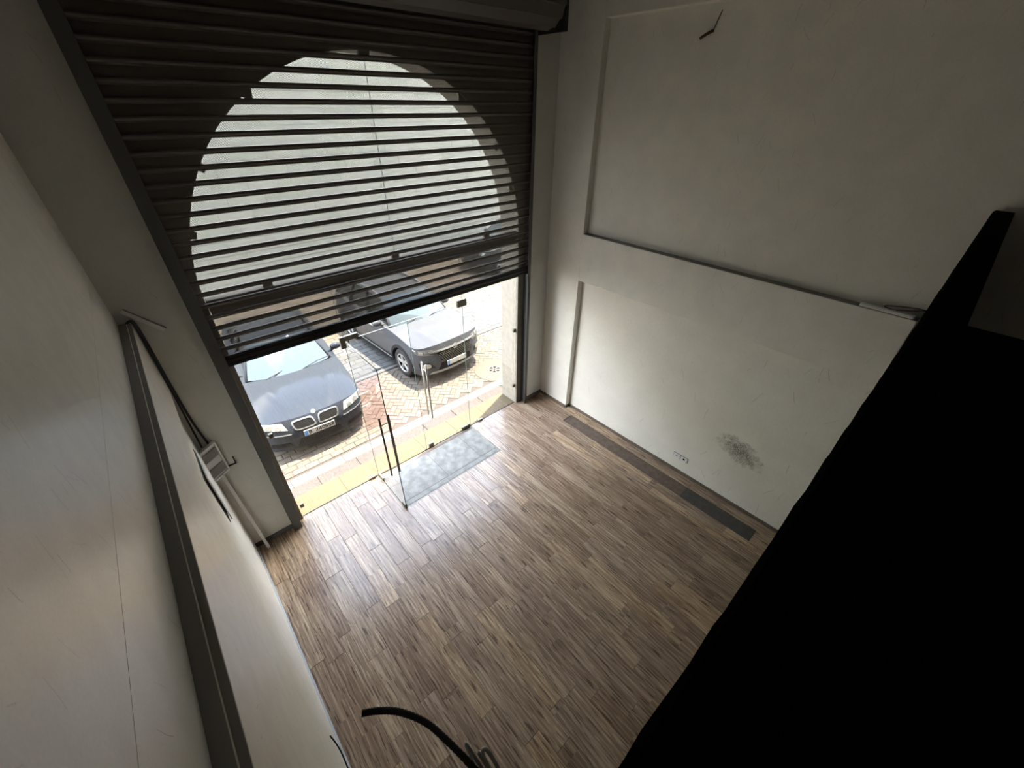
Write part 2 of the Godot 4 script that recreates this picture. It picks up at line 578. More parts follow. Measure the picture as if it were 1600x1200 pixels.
# ------------------------------------------------------------------ the floor
func _floor() -> void:
	var f := thing("floor", "grey-brown wood plank floor running towards the street door", "floor", Vector3.ZERO, "", "structure")
	block("subfloor", Vector3(-0.2, -0.3, -0.08), Vector3(5.7, -0.012, 8.1), "grout", f)
	block("subfloor", Vector3(0.5, -0.3, -0.18), Vector3(4.9, -0.03, -0.08), "grout", f)
	var xs: Array[float] = []
	var x := -0.05
	while x < 5.53:
		xs.append(x)
		x += 0.186
	xs.append(5.53)
	for cut: float in [0.46, 1.80, 3.665, 4.93, 5.09, 5.345]:
		var near := 0
		for i in xs.size():
			if absf(xs[i] - cut) < absf(xs[near] - cut):
				near = i
		xs[near] = cut
	xs.sort()
	for i in xs.size() - 1:
		var a := xs[i]
		var b := xs[i + 1]
		if b - a < 0.02:
			continue
		var mid := (a + b) * 0.5
		var z := -0.175 if mid > 0.53 and mid < 4.89 else -0.075
		if mid > 1.80 and mid < 3.665:
			z = 0.70
		var last := 5.2
		var first := true
		while z < last:
			var end := z + (rng.randf_range(0.35, 1.25) if first else 1.22)
			first = false
			if mid > 5.09 and mid < 5.345:
				if z < 0.87:
					end = minf(end, 0.87)
				elif z < 4.36:
					z = 4.36
					end = z + 0.9
			_plank(f, a, b, z, minf(end, last))
			z = minf(end, last)
	# long sunk strip beside the right wall where the boards are missing
	block("sunk_strip", Vector3(5.09, -0.012, 0.87), Vector3(5.345, -0.007, 3.3), "channel_wood", f)
	block("sunk_strip", Vector3(5.09, -0.012, 3.305), Vector3(5.345, -0.006, 4.36), "channel_stone", f)
	# stone inset inside the doors
	block("inset_frame", Vector3(1.806, -0.02, -0.165), Vector3(3.66, -0.004, 0.695), "steel_dark", f)
	for s: Array in [[1.822, 1.95], [1.953, 2.645], [2.649, 3.312], [3.316, 3.645]]:
		block("stone_slab", Vector3(s[0], -0.012, -0.09), Vector3(s[1], 0.002, 0.585), "slab_grey", f, 0.0015)
	for s: Array in [[1.822, 2.60], [2.603, 3.645]]:
		block("border_slab", Vector3(s[0], -0.012, 0.589), Vector3(s[1], 0.002, 0.68), "slab_grey", f, 0.0015)
	block("door_channel", Vector3(1.822, -0.014, -0.16), Vector3(3.645, -0.003, -0.094), "channel_wood", f)


func _plank(parent: Node3D, x0: float, x1: float, z0: float, z1: float) -> void:
	if z1 - z0 < 0.01:
		return
	var st := begin()
	var g := 0.0009
	var e := 0.0022
	var y := rng.randf_range(-0.0006, 0.0006)
	var o := Vector2(rng.randf(), rng.randf())
	var flip := 1.0 if rng.randf() < 0.5 else -1.0
	var uv := func(p: Vector3) -> Vector2: return o + Vector2((p.z - z0) / 1.8 * flip, (p.x - x0) / 0.44)
	var lo := Vector3(x0 + g, -0.012, z0 + g)
	var hi := Vector3(x1 - g, y, z1 - g)
	var t := [Vector3(lo.x + e, y, lo.z + e), Vector3(hi.x - e, y, lo.z + e), Vector3(hi.x - e, y, hi.z - e), Vector3(lo.x + e, y, hi.z - e)]
	var m := [Vector3(lo.x, y - e, lo.z), Vector3(hi.x, y - e, lo.z), Vector3(hi.x, y - e, hi.z), Vector3(lo.x, y - e, hi.z)]
	quad(st, t[0], t[1], t[2], t[3], Vector3.UP, uv.call(t[0]), uv.call(t[1]), uv.call(t[2]), uv.call(t[3]))
	for k in 4:
		var n := (k + 1) % 4
		var side: Vector3 = (m[k] + m[n]) * 0.5 - (lo + hi) * 0.5
		side.y = 0
		quad(st, t[k], t[n], m[n], m[k], side.normalized() + Vector3.UP, uv.call(t[k]), uv.call(t[n]), uv.call(m[n]), uv.call(m[k]))
		var d := Vector3(0, -0.01, 0)
		quad(st, m[k], m[n], m[n] + d, m[k] + d, side, uv.call(m[k]), uv.call(m[n]), uv.call(m[n]), uv.call(m[k]))
	obj("plank", st, "plank%d" % (rng.randi() % 4), parent)


# ------------------------------------------------------------------ arch, glass and doors
const ARCH_X := 2.69
const ARCH_Y := 3.32
const ARCH_R := 2.10
const ZG := -0.183


func arch_outline(r: float, from: float, to: float, n: int) -> PackedVector2Array:
	var p := PackedVector2Array()
	for i in n + 1:
		var a := lerpf(from, to, float(i) / n)
		p.append(Vector2(ARCH_X + r * cos(a), ARCH_Y + r * sin(a)))
	return p


func pane(called: String, poly: PackedVector2Array, parent: Node3D) -> void:
	var st := begin()
	prism(st, poly, ZG - 0.005, ZG + 0.005)
	obj(called, st, "pane", parent)


func rect(x0: float, y0: float, x1: float, y1: float) -> PackedVector2Array:
	return PackedVector2Array([Vector2(x0, y0), Vector2(x1, y0), Vector2(x1, y1), Vector2(x0, y1)])


func _shopfront() -> void:
	# the stone front with its arched opening
	var w := thing("wall_arch", "cream stone shop front pierced by one tall round arch", "wall", Vector3.ZERO, "", "structure")
	var left := ARCH_X - ARCH_R
	var right := ARCH_X + ARCH_R
	var poly := PackedVector2Array([Vector2(-4, -0.3), Vector2(left, -0.3)])
	poly.append_array(arch_outline(ARCH_R, PI, 0.0, 48))
	poly.append_array(PackedVector2Array([Vector2(right, -0.3), Vector2(10, -0.3), Vector2(10, 9), Vector2(-4, 9)]))
	var st := begin()
	prism(st, poly, -0.56, -0.135)
	obj("stone_front", st, "cream_stone", w)
	# upper storeys of the same front so that the street gets its true share of sky
	block("upper_storey", Vector3(-4, 9, -0.56), Vector3(10, 12, -0.135), "cream_stone", w)
	# glass bar across the arch and the fixed panes
	var g := thing("window_1", "frameless arched glass shop window hung from one bronze crossbar", "window", Vector3.ZERO, "", "structure")
	block("crossbar", Vector3(left + 0.01, 3.225, -0.235), Vector3(right - 0.06, 3.375, -0.135), "bronze", g, 0.004)
	block("bar_bracket", Vector3(right - 0.06, 3.25, -0.215), Vector3(right, 3.35, -0.155), "steel_dark", g, 0.004)
	var pl := PackedVector2Array([Vector2(ARCH_X - 0.004, 3.385)])
	pl.append_array(arch_outline(ARCH_R - 0.02, PI / 2.0 + 0.004, PI - 0.05, 20))
	pl.append(Vector2(left + 0.02, 3.385))
	pane("arch_pane", pl, g)
	var pr := PackedVector2Array([Vector2(ARCH_X + 0.004, 3.385)])
	pr.append_array(arch_outline(ARCH_R - 0.02, PI / 2.0 - 0.004, 0.05, 20))
	pr.append(Vector2(right - 0.02, 3.385))
	pane("arch_pane", pr, g)
	pane("side_pane", rect(left + 0.03, 0.004, 1.799, 3.215), g)
	pane("side_pane", rect(3.667, 0.004, right - 0.02, 3.215), g)
	pane("over_pane", rect(1.807, 2.478, 3.659, 3.215), g)
	for x: float in [1.803, 3.663]:
		block("glass_edge", Vector3(x - 0.003, 0.004, ZG - 0.005), Vector3(x + 0.003, 3.215, ZG + 0.005), "glass_edge", g)
	block("glass_edge", Vector3(ARCH_X - 0.003, 3.385, ZG - 0.005), Vector3(ARCH_X + 0.003, ARCH_Y + ARCH_R - 0.03, ZG + 0.005), "glass_edge", g)
	block("glass_edge", Vector3(1.807, 2.474, ZG - 0.005), Vector3(3.659, 2.478, ZG + 0.005), "steel", g)
	block("bottom_seal", Vector3(left + 0.03, -0.002, ZG - 0.006), Vector3(1.799, 0.006, ZG + 0.006), "rail_black", g)
	block("bottom_seal", Vector3(3.667, -0.002, ZG - 0.006), Vector3(right - 0.02, 0.006, ZG + 0.006), "rail_black", g)
	# clamps
	for c: Array in [[1.18, 3.40], [2.69, 3.40], [4.18, 3.40]]:
		_clamp(g, c[0], c[1] - 0.005, 0.048, 0.032)
	for c: Array in [[0.86, 3.20], [1.76, 3.20], [2.71, 3.20], [3.64, 3.20], [4.55, 3.20]]:
		_clamp(g, c[0], c[1] + 0.008, 0.056, 0.042)
	_clamp(g, ARCH_X, ARCH_Y + ARCH_R - 0.03, 0.06, 0.05)
	for a: float in [0.32, 0.61, 0.98, 2.16, 2.53, 2.82]:
		var mt := Transform3D(Basis(Vector3(0, 0, 1), a), Vector3(ARCH_X + (ARCH_R - 0.03) * cos(a), ARCH_Y + (ARCH_R - 0.03) * sin(a), ZG))
		st = begin()
		if a > 0.9 and a < 2.3:
			prism(st, PackedVector2Array([Vector2(-0.045, 0), Vector2(0.03, -0.06), Vector2(0.03, 0.06)]), -0.015, 0.015, mt)
		else:
			box(st, Vector3(-0.025, -0.035, -0.012), Vector3(0.03, 0.035, 0.012), 0.003, mt)
		obj("clamp", st, "clamp", g)
	for c: Array in [[right - 0.035, 1.63], [right - 0.035, 0.42], [left + 0.05, 1.55], [left + 0.05, 0.21], [right - 0.035, 2.7]]:
		_clamp(g, c[0], c[1], 0.026, 0.032)
	_clamp(g, 1.70, 0.018, 0.055, 0.018)
	_clamp(g, 3.90, 0.018, 0.055, 0.018)
	_clamp(g, 3.655, 2.475, 0.085, 0.055)
	# closed right leaf
	var d2 := thing("door_2", "closed frameless glass door leaf with a tall steel pull handle", "door", Vector3.ZERO, "", "structure")
	pane("leaf", rect(2.714, 0.010, 3.656, 2.468), d2)
	block("leaf_edge", Vector3(2.709, 0.01, ZG - 0.005), Vector3(2.714, 2.468, ZG + 0.005), "glass_edge", d2)
	_patch(d2, 3.47, 3.655, 0.004, 0.062)
	_patch(d2, 2.765, 2.855, 0.004, 0.085)
	_pull(d2, Vector3(2.875, 0, ZG), Vector3(0, 0, 1), "steel")
	rebase(d2, Vector3(3.6, 0, ZG))
	# open left leaf, turned a quarter into the shop about its pivot
	var d1 := thing("door_1", "open frameless glass door leaf swung inwards with a dark pull handle", "door", Vector3.ZERO, "", "structure")
	pane("leaf", rect(1.812, 0.010, 2.706, 2.468), d1)
	block("leaf_edge", Vector3(2.702, 0.01, ZG - 0.005), Vector3(2.708, 2.468, ZG + 0.005), "rail_black", d1)
	block("leaf_edge", Vector3(1.812, 2.464, ZG - 0.005), Vector3(2.706, 2.469, ZG + 0.005), "glass_edge", d1)
	_patch(d1, 1.812, 1.99, 0.004, 0.062)
	_patch(d1, 2.60, 2.70, 0.004, 0.085)
	block("bottom_brush", Vector3(1.99, 0.004, ZG - 0.006), Vector3(2.60, 0.016, ZG + 0.006), "steel_dark", d1)
	_pull(d1, Vector3(2.585, 0, ZG), Vector3(0, 0, 1), "steel_dark")
	rebase(d1, Vector3(1.812, 0, ZG))
	d1.rotation.y = -PI / 2.0
	d1.position.x = 1.808
	# corner fitting over the open leaf's pivot
	st = begin()
	prism(st, PackedVector2Array([Vector2(1.75, 2.38), Vector2(1.815, 2.38), Vector2(1.815, 2.475), Vector2(1.99, 2.475), Vector2(1.99, 2.54), Vector2(1.75, 2.54)]), ZG - 0.018, ZG + 0.018)
	obj("corner_fitting", st, "clamp", g)
	st = begin()
	tube(st, [Vector3(1.86, 2.475, ZG), Vector3(1.86, 2.44, ZG)], 0.008, 6)
	obj("pivot_pin", st, "rail_black", g)


func _clamp(parent: Node3D, x: float, y: float, hw: float, hh: float) -> void:
	block("clamp", Vector3(x - hw, y - hh, ZG - 0.02), Vector3(x + hw, y + hh, ZG + 0.02), "clamp", parent, 0.003)


func _patch(parent: Node3D, x0: float, x1: float, y0: float, y1: float) -> void:
	block("patch_fitting", Vector3(x0, y0, ZG - 0.016), Vector3(x1, y1, ZG + 0.016), "clamp", parent, 0.003)


func _pull(parent: Node3D, at: Vector3, out: Vector3, m: String) -> void:
	# two upright bars, one on each face of the glass, joined by studs through it
	var st := begin(true)
	for s: float in [-1.0, 1.0]:
		tube(st, [at + out * 0.062 * s + Vector3(0, 0.66, 0), at + out * 0.062 * s + Vector3(0, 1.70, 0)], 0.0135, 12)
	for y: float in [0.78, 1.58]:
		tube(st, [at - out * 0.062 + Vector3(0, y, 0), at + out * 0.062 + Vector3(0, y, 0)], 0.007, 8)
	obj("handle", st, m, parent)


# ------------------------------------------------------------------ roller shutter
func _shutter() -> void:
	var t := thing("roller_shutter", "half-lowered dark roller shutter of perforated steel slats over the arched window", "shutter")
	var x0 := 0.50
	var x1 := 4.93
	var z := -0.06
	var pitch := 0.1177
	var base := 2.787
	# bottom rail with two grooves
	var st := begin()
	prism(st, PackedVector2Array([Vector2(-0.026, 2.684), Vector2(0.03, 2.684), Vector2(0.03, 2.714), Vector2(0.018, 2.718), Vector2(0.03, 2.724), Vector2(0.03, 2.762), Vector2(0.018, 2.767), Vector2(0.03, 2.773), Vector2(0.022, 2.806), Vector2(-0.022, 2.806)]), x0, x1, Transform3D(Basis(Vector3(0, 0, 1), Vector3(0, 1, 0), Vector3(1, 0, 0)), Vector3(0, 0, z)))
	obj("bottom_rail", st, "rail_black", t)
	# one slat: a rolled solid joint over a curved perforated web
	st = begin()
	var turn := Transform3D(Basis(Vector3(0, 0, 1), Vector3(0, 1, 0), Vector3(1, 0, 0)), Vector3.ZERO)
	var roll := PackedVector2Array()
	for k in 11:
		var a := lerpf(-0.75, PI + 0.4, k / 10.0)
		roll.append(Vector2(0.004 + 0.017 * cos(a), 0.030 + 0.0165 * sin(a)))
	roll.append_array(PackedVector2Array([Vector2(-0.012, -0.001), Vector2(0.003, -0.001), Vector2(0.006, 0.012)]))
	prism(st, roll, x0, x1, turn)
	var joint := shape(st, false)
	st = begin(true)
	var n := 5
	for i in n:
		var a := float(i) / n
		var b := float(i + 1) / n
		var pa := Vector3(0, -0.0707 * a, 0.007 * sin(PI * a))
		var pb := Vector3(0, -0.0707 * b, 0.007 * sin(PI * b))
		var du := (x1 - x0) / 0.012
		quad(st, Vector3(x0, pa.y, pa.z), Vector3(x1, pa.y, pa.z), Vector3(x1, pb.y, pb.z), Vector3(x0, pb.y, pb.z), Vector3(0, 0, 1), Vector2(0, a * 5.9), Vector2(du, a * 5.9), Vector2(du, b * 5.9), Vector2(0, b * 5.9))
	var web := shape(st)
	for k in 26:
		var s := put("slat", joint, "slat_steel", t)
		s.position = Vector3(0, base + pitch * k + 0.0707, z)
		put("perforated_web", web, "perforated_steel", s)
	# the part still rolled up on its drum, and the plates that carry the drum
	st = begin()
	var drum := PackedVector2Array()
	for k in 14:
		var a := TAU * k / 14.0 + 0.1
		drum.append(Vector2(0.21 + 0.265 * cos(a), 5.99 + 0.265 * sin(a)))
		drum.append(Vector2(0.21 + 0.285 * cos(a + 0.06), 5.99 + 0.285 * sin(a + 0.06)))
	prism(st, drum, 0.62, 4.90, turn)
	obj("rolled_curtain", st, "slat_steel", t)
	for x: float in [0.56, 4.95]:
		block("end_plate", Vector3(x - 0.012, 5.69, -0.07), Vector3(x + 0.03, 6.35, 0.45), "rail_black", t, 0.004)
	for b: Array in [[0.428, 0.535], [4.888, 4.95]]:
		st = begin()
		box(st, Vector3(b[0], 0, -0.01), Vector3(b[1], 5.75, 0.0), 0.002)
		box(st, Vector3(b[0], 0, -0.125), Vector3(b[1], 5.75, -0.115), 0.002)
		if b[0] < 1.0:
			box(st, Vector3(b[0], 0, -0.116), Vector3(b[0] + 0.06, 5.75, -0.009), 0.0)
		else:
			box(st, Vector3(b[1] - 0.015, 0, -0.116), Vector3(b[1], 5.75, -0.009), 0.0)
		obj("guide_rail", st, "guide", t)
	rebase(t, Vector3(2.7, 0, -0.06))


# ------------------------------------------------------------------ small fittings
func _fittings() -> void:
	# white batten lamp lying on the band of the right wall, with its wires
	var t := thing("batten", "slim white batten lying on top of the right wall band", "batten")
	block("housing", Vector3(5.425, 3.366, 4.17), Vector3(5.465, 3.40, 4.60), "white_plastic", t, 0.004)
	block("diffuser", Vector3(5.418, 3.37, 4.18), Vector3(5.425, 3.396, 4.59), "white_plastic", t, 0.002)
	rebase(t, Vector3(5.44, 3.362, 4.38))
	for k in 2:
		var st := begin(true)
		tube(st, curve([Vector3(5.45, 3.385, 4.595), Vector3(5.46, 3.40 + k * 0.012, 4.45 - k * 0.1), Vector3(5.49, 3.42 + k * 0.03, 4.55), Vector3(5.50, 3.45, 4.645)]), 0.004, 6)
		tag(obj("wire", st, "black_rubber"), ["lower dark wire leaving the white batten towards the gallery", "upper dark wire looped over the white batten"][k], "wire")
	# two wall plates low on the right wall
	var names := ["switched socket plate nearer the street, low on the right wall", "round-hole socket plate nearer the gallery, low on the right wall"]
	for k in 2:
		var z := 2.93 + 0.125 * k
		t = thing("wall_socket", names[k], "socket", Vector3.ZERO, "wall plates low on the right wall")
		block("rim", Vector3(5.533, 0.264, z - 0.062), Vector3(5.539, 0.356, z + 0.062), "grey_plastic", t, 0.002)  # grey surround that paints the gap shadow behind the plate
		block("plate", Vector3(5.525, 0.27, z - 0.056), Vector3(5.533, 0.35, z + 0.056), "white_plastic", t, 0.003)
		if k == 0:
			block("rocker", Vector3(5.521, 0.285, z - 0.022), Vector3(5.526, 0.335, z + 0.022), "white_plastic", t, 0.001)
			block("slot", Vector3(5.520, 0.303, z - 0.014), Vector3(5.5215, 0.314, z + 0.014), "ink", t)
		else:
			var st := begin()
			lathe(st, [Vector2(0.0, -0.002), Vector2(0.018, -0.002), Vector2(0.018, 0.001)], 14, Transform3D(Basis(), Vector3(5.525, 0.31, z)))
			obj("socket_well", st, "ink", t)
		rebase(t, Vector3(5.539, 0.31, z))
	# cable end near the top of the right wall
	t = thing("cable_stub", "short cable stub with a dark red taped end high on the right wall", "cable")
	var st2 := begin(true)
	tube(st2, curve([Vector3(5.539, 5.78, 2.0), Vector3(5.532, 5.70, 1.975), Vector3(5.525, 5.62, 1.955)]), 0.006, 6)
	obj("wire", st2, "grey_plastic", t)
	st2 = begin(true)
	tube(st2, [Vector3(5.525, 5.625, 1.96), Vector3(5.51, 5.60, 1.90), Vector3(5.50, 5.568, 1.84)], 0.014, 8)
	obj("taped_end", st2, "brown_tape", t)
	rebase(t, Vector3(5.539, 5.78, 2.0))
	# left corner: slanted trunking, cables, an open breaker panel, a leaning strip and a cover plate
	t = thing("trunking", "short white trunking slanting off the ledge onto the front wall", "trunking", Vector3(0.09, 3.35, -0.07))
	st2 = begin()
	box(st2, Vector3(-0.165, -0.018, -0.01), Vector3(0.165, 0.018, 0.012), 0.003, Transform3D(Basis(Vector3(0, 0, 1), -0.86), Vector3.ZERO))
	obj("cover", st2, "white_plastic", t)
	st2 = begin()
	box(st2, Vector3(-0.165, 0.018, -0.01), Vector3(0.165, 0.024, 0.006), 0.0, Transform3D(Basis(Vector3(0, 0, 1), -0.86), Vector3.ZERO))
	obj("upper_shadow_strip", st2, "grey_plastic", t)  # grey strip painting the shadow along the upper side of the trunking
	var paths := [
		[Vector3(-0.02, 3.38, -0.03), Vector3(0.02, 3.37, -0.045), Vector3(0.03, 3.2, -0.06), Vector3(0.025, 2.7, -0.06), Vector3(0.03, 2.2, -0.055), Vector3(0.06, 1.83, -0.04)],
		[Vector3(-0.03, 3.38, -0.02), Vector3(0.012, 3.37, -0.03), Vector3(0.018, 3.2, -0.05), Vector3(0.012, 2.7, -0.05), Vector3(0.0, 2.25, -0.04), Vector3(-0.004, 1.91, 0.035)],
	]
	for k in 2:
		st2 = begin(true)
		tube(st2, curve(paths[k]), 0.011 if k == 0 else 0.009, 7)
		tag(obj("cable", st2, "black_rubber"), ["thick black cable down the left front corner, nearer the street", "black cable down the left front corner, nearer the left wall"][k], "cable")
	t = thing("breaker_panel", "small open breaker panel with striped bars in the left front corner", "panel", Vector3(0.005, 1.67, 0.055))
	t.rotation.y = 0.62
	block("case", Vector3(-0.13, -0.22, -0.03), Vector3(0.13, 0.22, 0.0), "white_plastic", t, 0.004)
	block("door_frame", Vector3(-0.13, -0.22, 0.0), Vector3(0.13, -0.195, 0.014), "white_plastic", t, 0.003)
	block("door_frame", Vector3(-0.13, 0.195, 0.0), Vector3(0.13, 0.22, 0.014), "white_plastic", t, 0.003)
	block("door_frame", Vector3(-0.13, -0.195, 0.0), Vector3(-0.11, 0.195, 0.014), "white_plastic", t, 0.003)
	block("door_frame", Vector3(0.11, -0.195, 0.0), Vector3(0.13, 0.195, 0.014), "white_plastic", t, 0.003)
	block("breaker_row", Vector3(-0.105, 0.05, 0.0), Vector3(0.105, 0.165, 0.01), "grey_plastic", t, 0.003)
	block("breaker_row", Vector3(-0.105, -0.17, 0.0), Vector3(0.105, -0.05, 0.01), "grey_plastic", t, 0.003)
	st2 = begin()
	prism(st2, PackedVector2Array([Vector2(0.06, 1.45), Vector2(0.20, 1.45), Vector2(0.20, 1.56), Vector2(0.188, 1.56), Vector2(0.188, 1.462), Vector2(0.06, 1.462)]), -0.08, -0.068)
	tag(obj("bracket", st2, "black_rubber"), "thin black angle bracket on the front wall below the breaker panel", "bracket")
	t = thing("leaning_strip", "long white plastic strip leaning in the left front corner down to the floor", "strip")
	st2 = begin()
	var lean := Transform3D(Basis(Quaternion(Vector3.UP, Vector3(-0.05, 1.40, -0.06).normalized())), Vector3(0.075, 0.006, 0.05))
	box(st2, Vector3(-0.018, 0, -0.006), Vector3(0.018, 1.42, 0.006), 0.002, lean)
	obj("cover", st2, "white_plastic", t)
	st2 = begin()
	box(st2, Vector3(-0.014, 0.02, -0.012), Vector3(0.014, 1.40, -0.006), 0.0, lean)
	obj("back_channel", st2, "grey_plastic", t)
	rebase(t, Vector3(0.075, 0, 0.05))
	t = thing("cover_plate", "loose white cover plate low on the left wall with dark gaps round it", "plate", Vector3(-0.05, 1.83, 0.62))
	block("back_box", Vector3(0.0, -0.315, -0.26), Vector3(0.006, 0.315, 0.26), "grey_plastic", t)
	st2 = begin()
	box(st2, Vector3(0.0, -0.30, -0.25), Vector3(0.012, 0.30, 0.25), 0.003, Transform3D(Basis(Vector3(0, 1, 0), 0.03), Vector3(0.013, 0, 0)))
	obj("lid", st2, "white_plastic", t)
	st2 = begin(true)
	tube(st2, curve([Vector3(-0.047, 0.50, 2.78), Vector3(-0.035, 0.44, 2.83), Vector3(-0.03, 0.36, 2.90), Vector3(-0.036, 0.28, 3.0), Vector3(-0.046, 0.2, 3.05)]), 0.006, 6)
	tag(obj("wire", st2, "black_rubber"), "short dark wire hanging against the foot of the left wall", "wire")


# ------------------------------------------------------------------ gallery behind the camera
func _mezzanine() -> void:
	var t := thing("parapet", "black parapet of the gallery cutting across the lower right of the view", "parapet")
	var st := begin()
	var f := _noise(91, 1.7, 4)
	var n := 140
	var prof := []
	for i in n + 1:
		var x := lerpf(-0.085, 5.537, float(i) / n)
		var w := f.get_noise_2d(x * 4.0, 3.0) * 0.004
		prof.append([Vector3(x, 3.0, 4.645 + x * 0.0032), Vector3(x, 4.308 + w * 0.5, 4.6425 + x * 0.0032 + w), Vector3(x, 4.32 + w * 0.3, 4.655 + x * 0.0032 + w), Vector3(x, 4.32, 4.78), Vector3(x, 3.40, 4.785)])
	for i in n:
		for k in 4:
			var out: Vector3 = [Vector3(0, 0, -1), Vector3(0, 1, -1), Vector3(0, 1, 0), Vector3(0, 0, 1)][k]
			quad(st, prof[i][k], prof[i + 1][k], prof[i + 1][k + 1], prof[i][k + 1], out)
	obj("coping", st, "black_coping", t)
	block("slab", Vector3(-0.085, 2.92, 4.67), Vector3(5.537, 3.40, 7.99), "mezz_dark", t)
	block("soffit", Vector3(-0.085, 2.90, 4.67), Vector3(5.537, 2.92, 7.99), "ceiling", t)
	rebase(t, Vector3(2.7, 2.9, 5.0))
	# conduit ends poking out of the slab below the viewer
	st = begin(true)
	var p := curve([Vector3(0.307, 3.612, 4.09), Vector3(0.345, 3.603, 4.112), Vector3(0.388, 3.592, 4.15), Vector3(0.43, 3.572, 4.21), Vector3(0.455, 3.552, 4.28), Vector3(0.477, 3.53, 4.369), Vector3(0.50, 3.48, 4.5), Vector3(0.505, 3.46, 4.635)], 14)
	tube(st, p, 0.0085, 10, 0.0016)
	tag(obj("conduit", st, "black_rubber"), "black corrugated conduit end curling out below the gallery edge", "conduit")
	st = begin(true)
	p = curve([Vector3(0.50, 3.33, 4.63), Vector3(0.487, 3.45, 4.42), Vector3(0.491, 3.545, 4.318), Vector3(0.497, 3.50, 4.40), Vector3(0.503, 3.46, 4.45), Vector3(0.509, 3.50, 4.40), Vector3(0.507, 3.538, 4.355), Vector3(0.514, 3.50, 4.40), Vector3(0.512, 3.49, 4.42), Vector3(0.512, 3.53, 4.37), Vector3(0.52, 3.545, 4.36), Vector3(0.527, 3.54, 4.375), Vector3(0.529, 3.50, 4.43), Vector3(0.53, 3.38, 4.63)], 12)
	tube(st, p, 0.0052, 8, 0.0008)
	tag(obj("coiled_wire", st, "coil_metal"), "silver flexible conduit in loose loops beside the black conduit", "conduit")


# ------------------------------------------------------------------ the street
const STREET_Y := -0.2


func paver(st: SurfaceTool, c: Vector2, half: Vector2, turn: float, y: float, col := Color.WHITE) -> void:
	var cs := cos(turn)
	var sn := sin(turn)
	var at := func(sx: float, sz: float, inset: float, yy: float) -> Vector3:
		var p := Vector2(sx * (half.x - inset), sz * (half.y - inset))
		return Vector3(c.x + p.x * cs - p.y * sn, yy, c.y + p.x * sn + p.y * cs)
	st.set_color(col)
	var k := [Vector2(-1, -1), Vector2(1, -1), Vector2(1, 1), Vector2(-1, 1)]
	var t := []
	var m := []
	for v: Vector2 in k:
		t.append(at.call(v.x, v.y, 0.014, y))
		m.append(at.call(v.x, v.y, 0.004, y - 0.006))
	quad(st, t[0], t[1], t[2], t[3], Vector3.UP)
	var mid := Vector3(c.x, y, c.y)
	for i in 4:
		var j := (i + 1) % 4
		var out: Vector3 = (m[i] + m[j]) * 0.5 - mid
		out.y = 0
		quad(st, t[i], t[j], m[j], m[i], out.normalized() + Vector3.UP)
		quad(st, m[i], m[j], m[j] + Vector3(0, -0.014, 0), m[i] + Vector3(0, -0.014, 0), out)


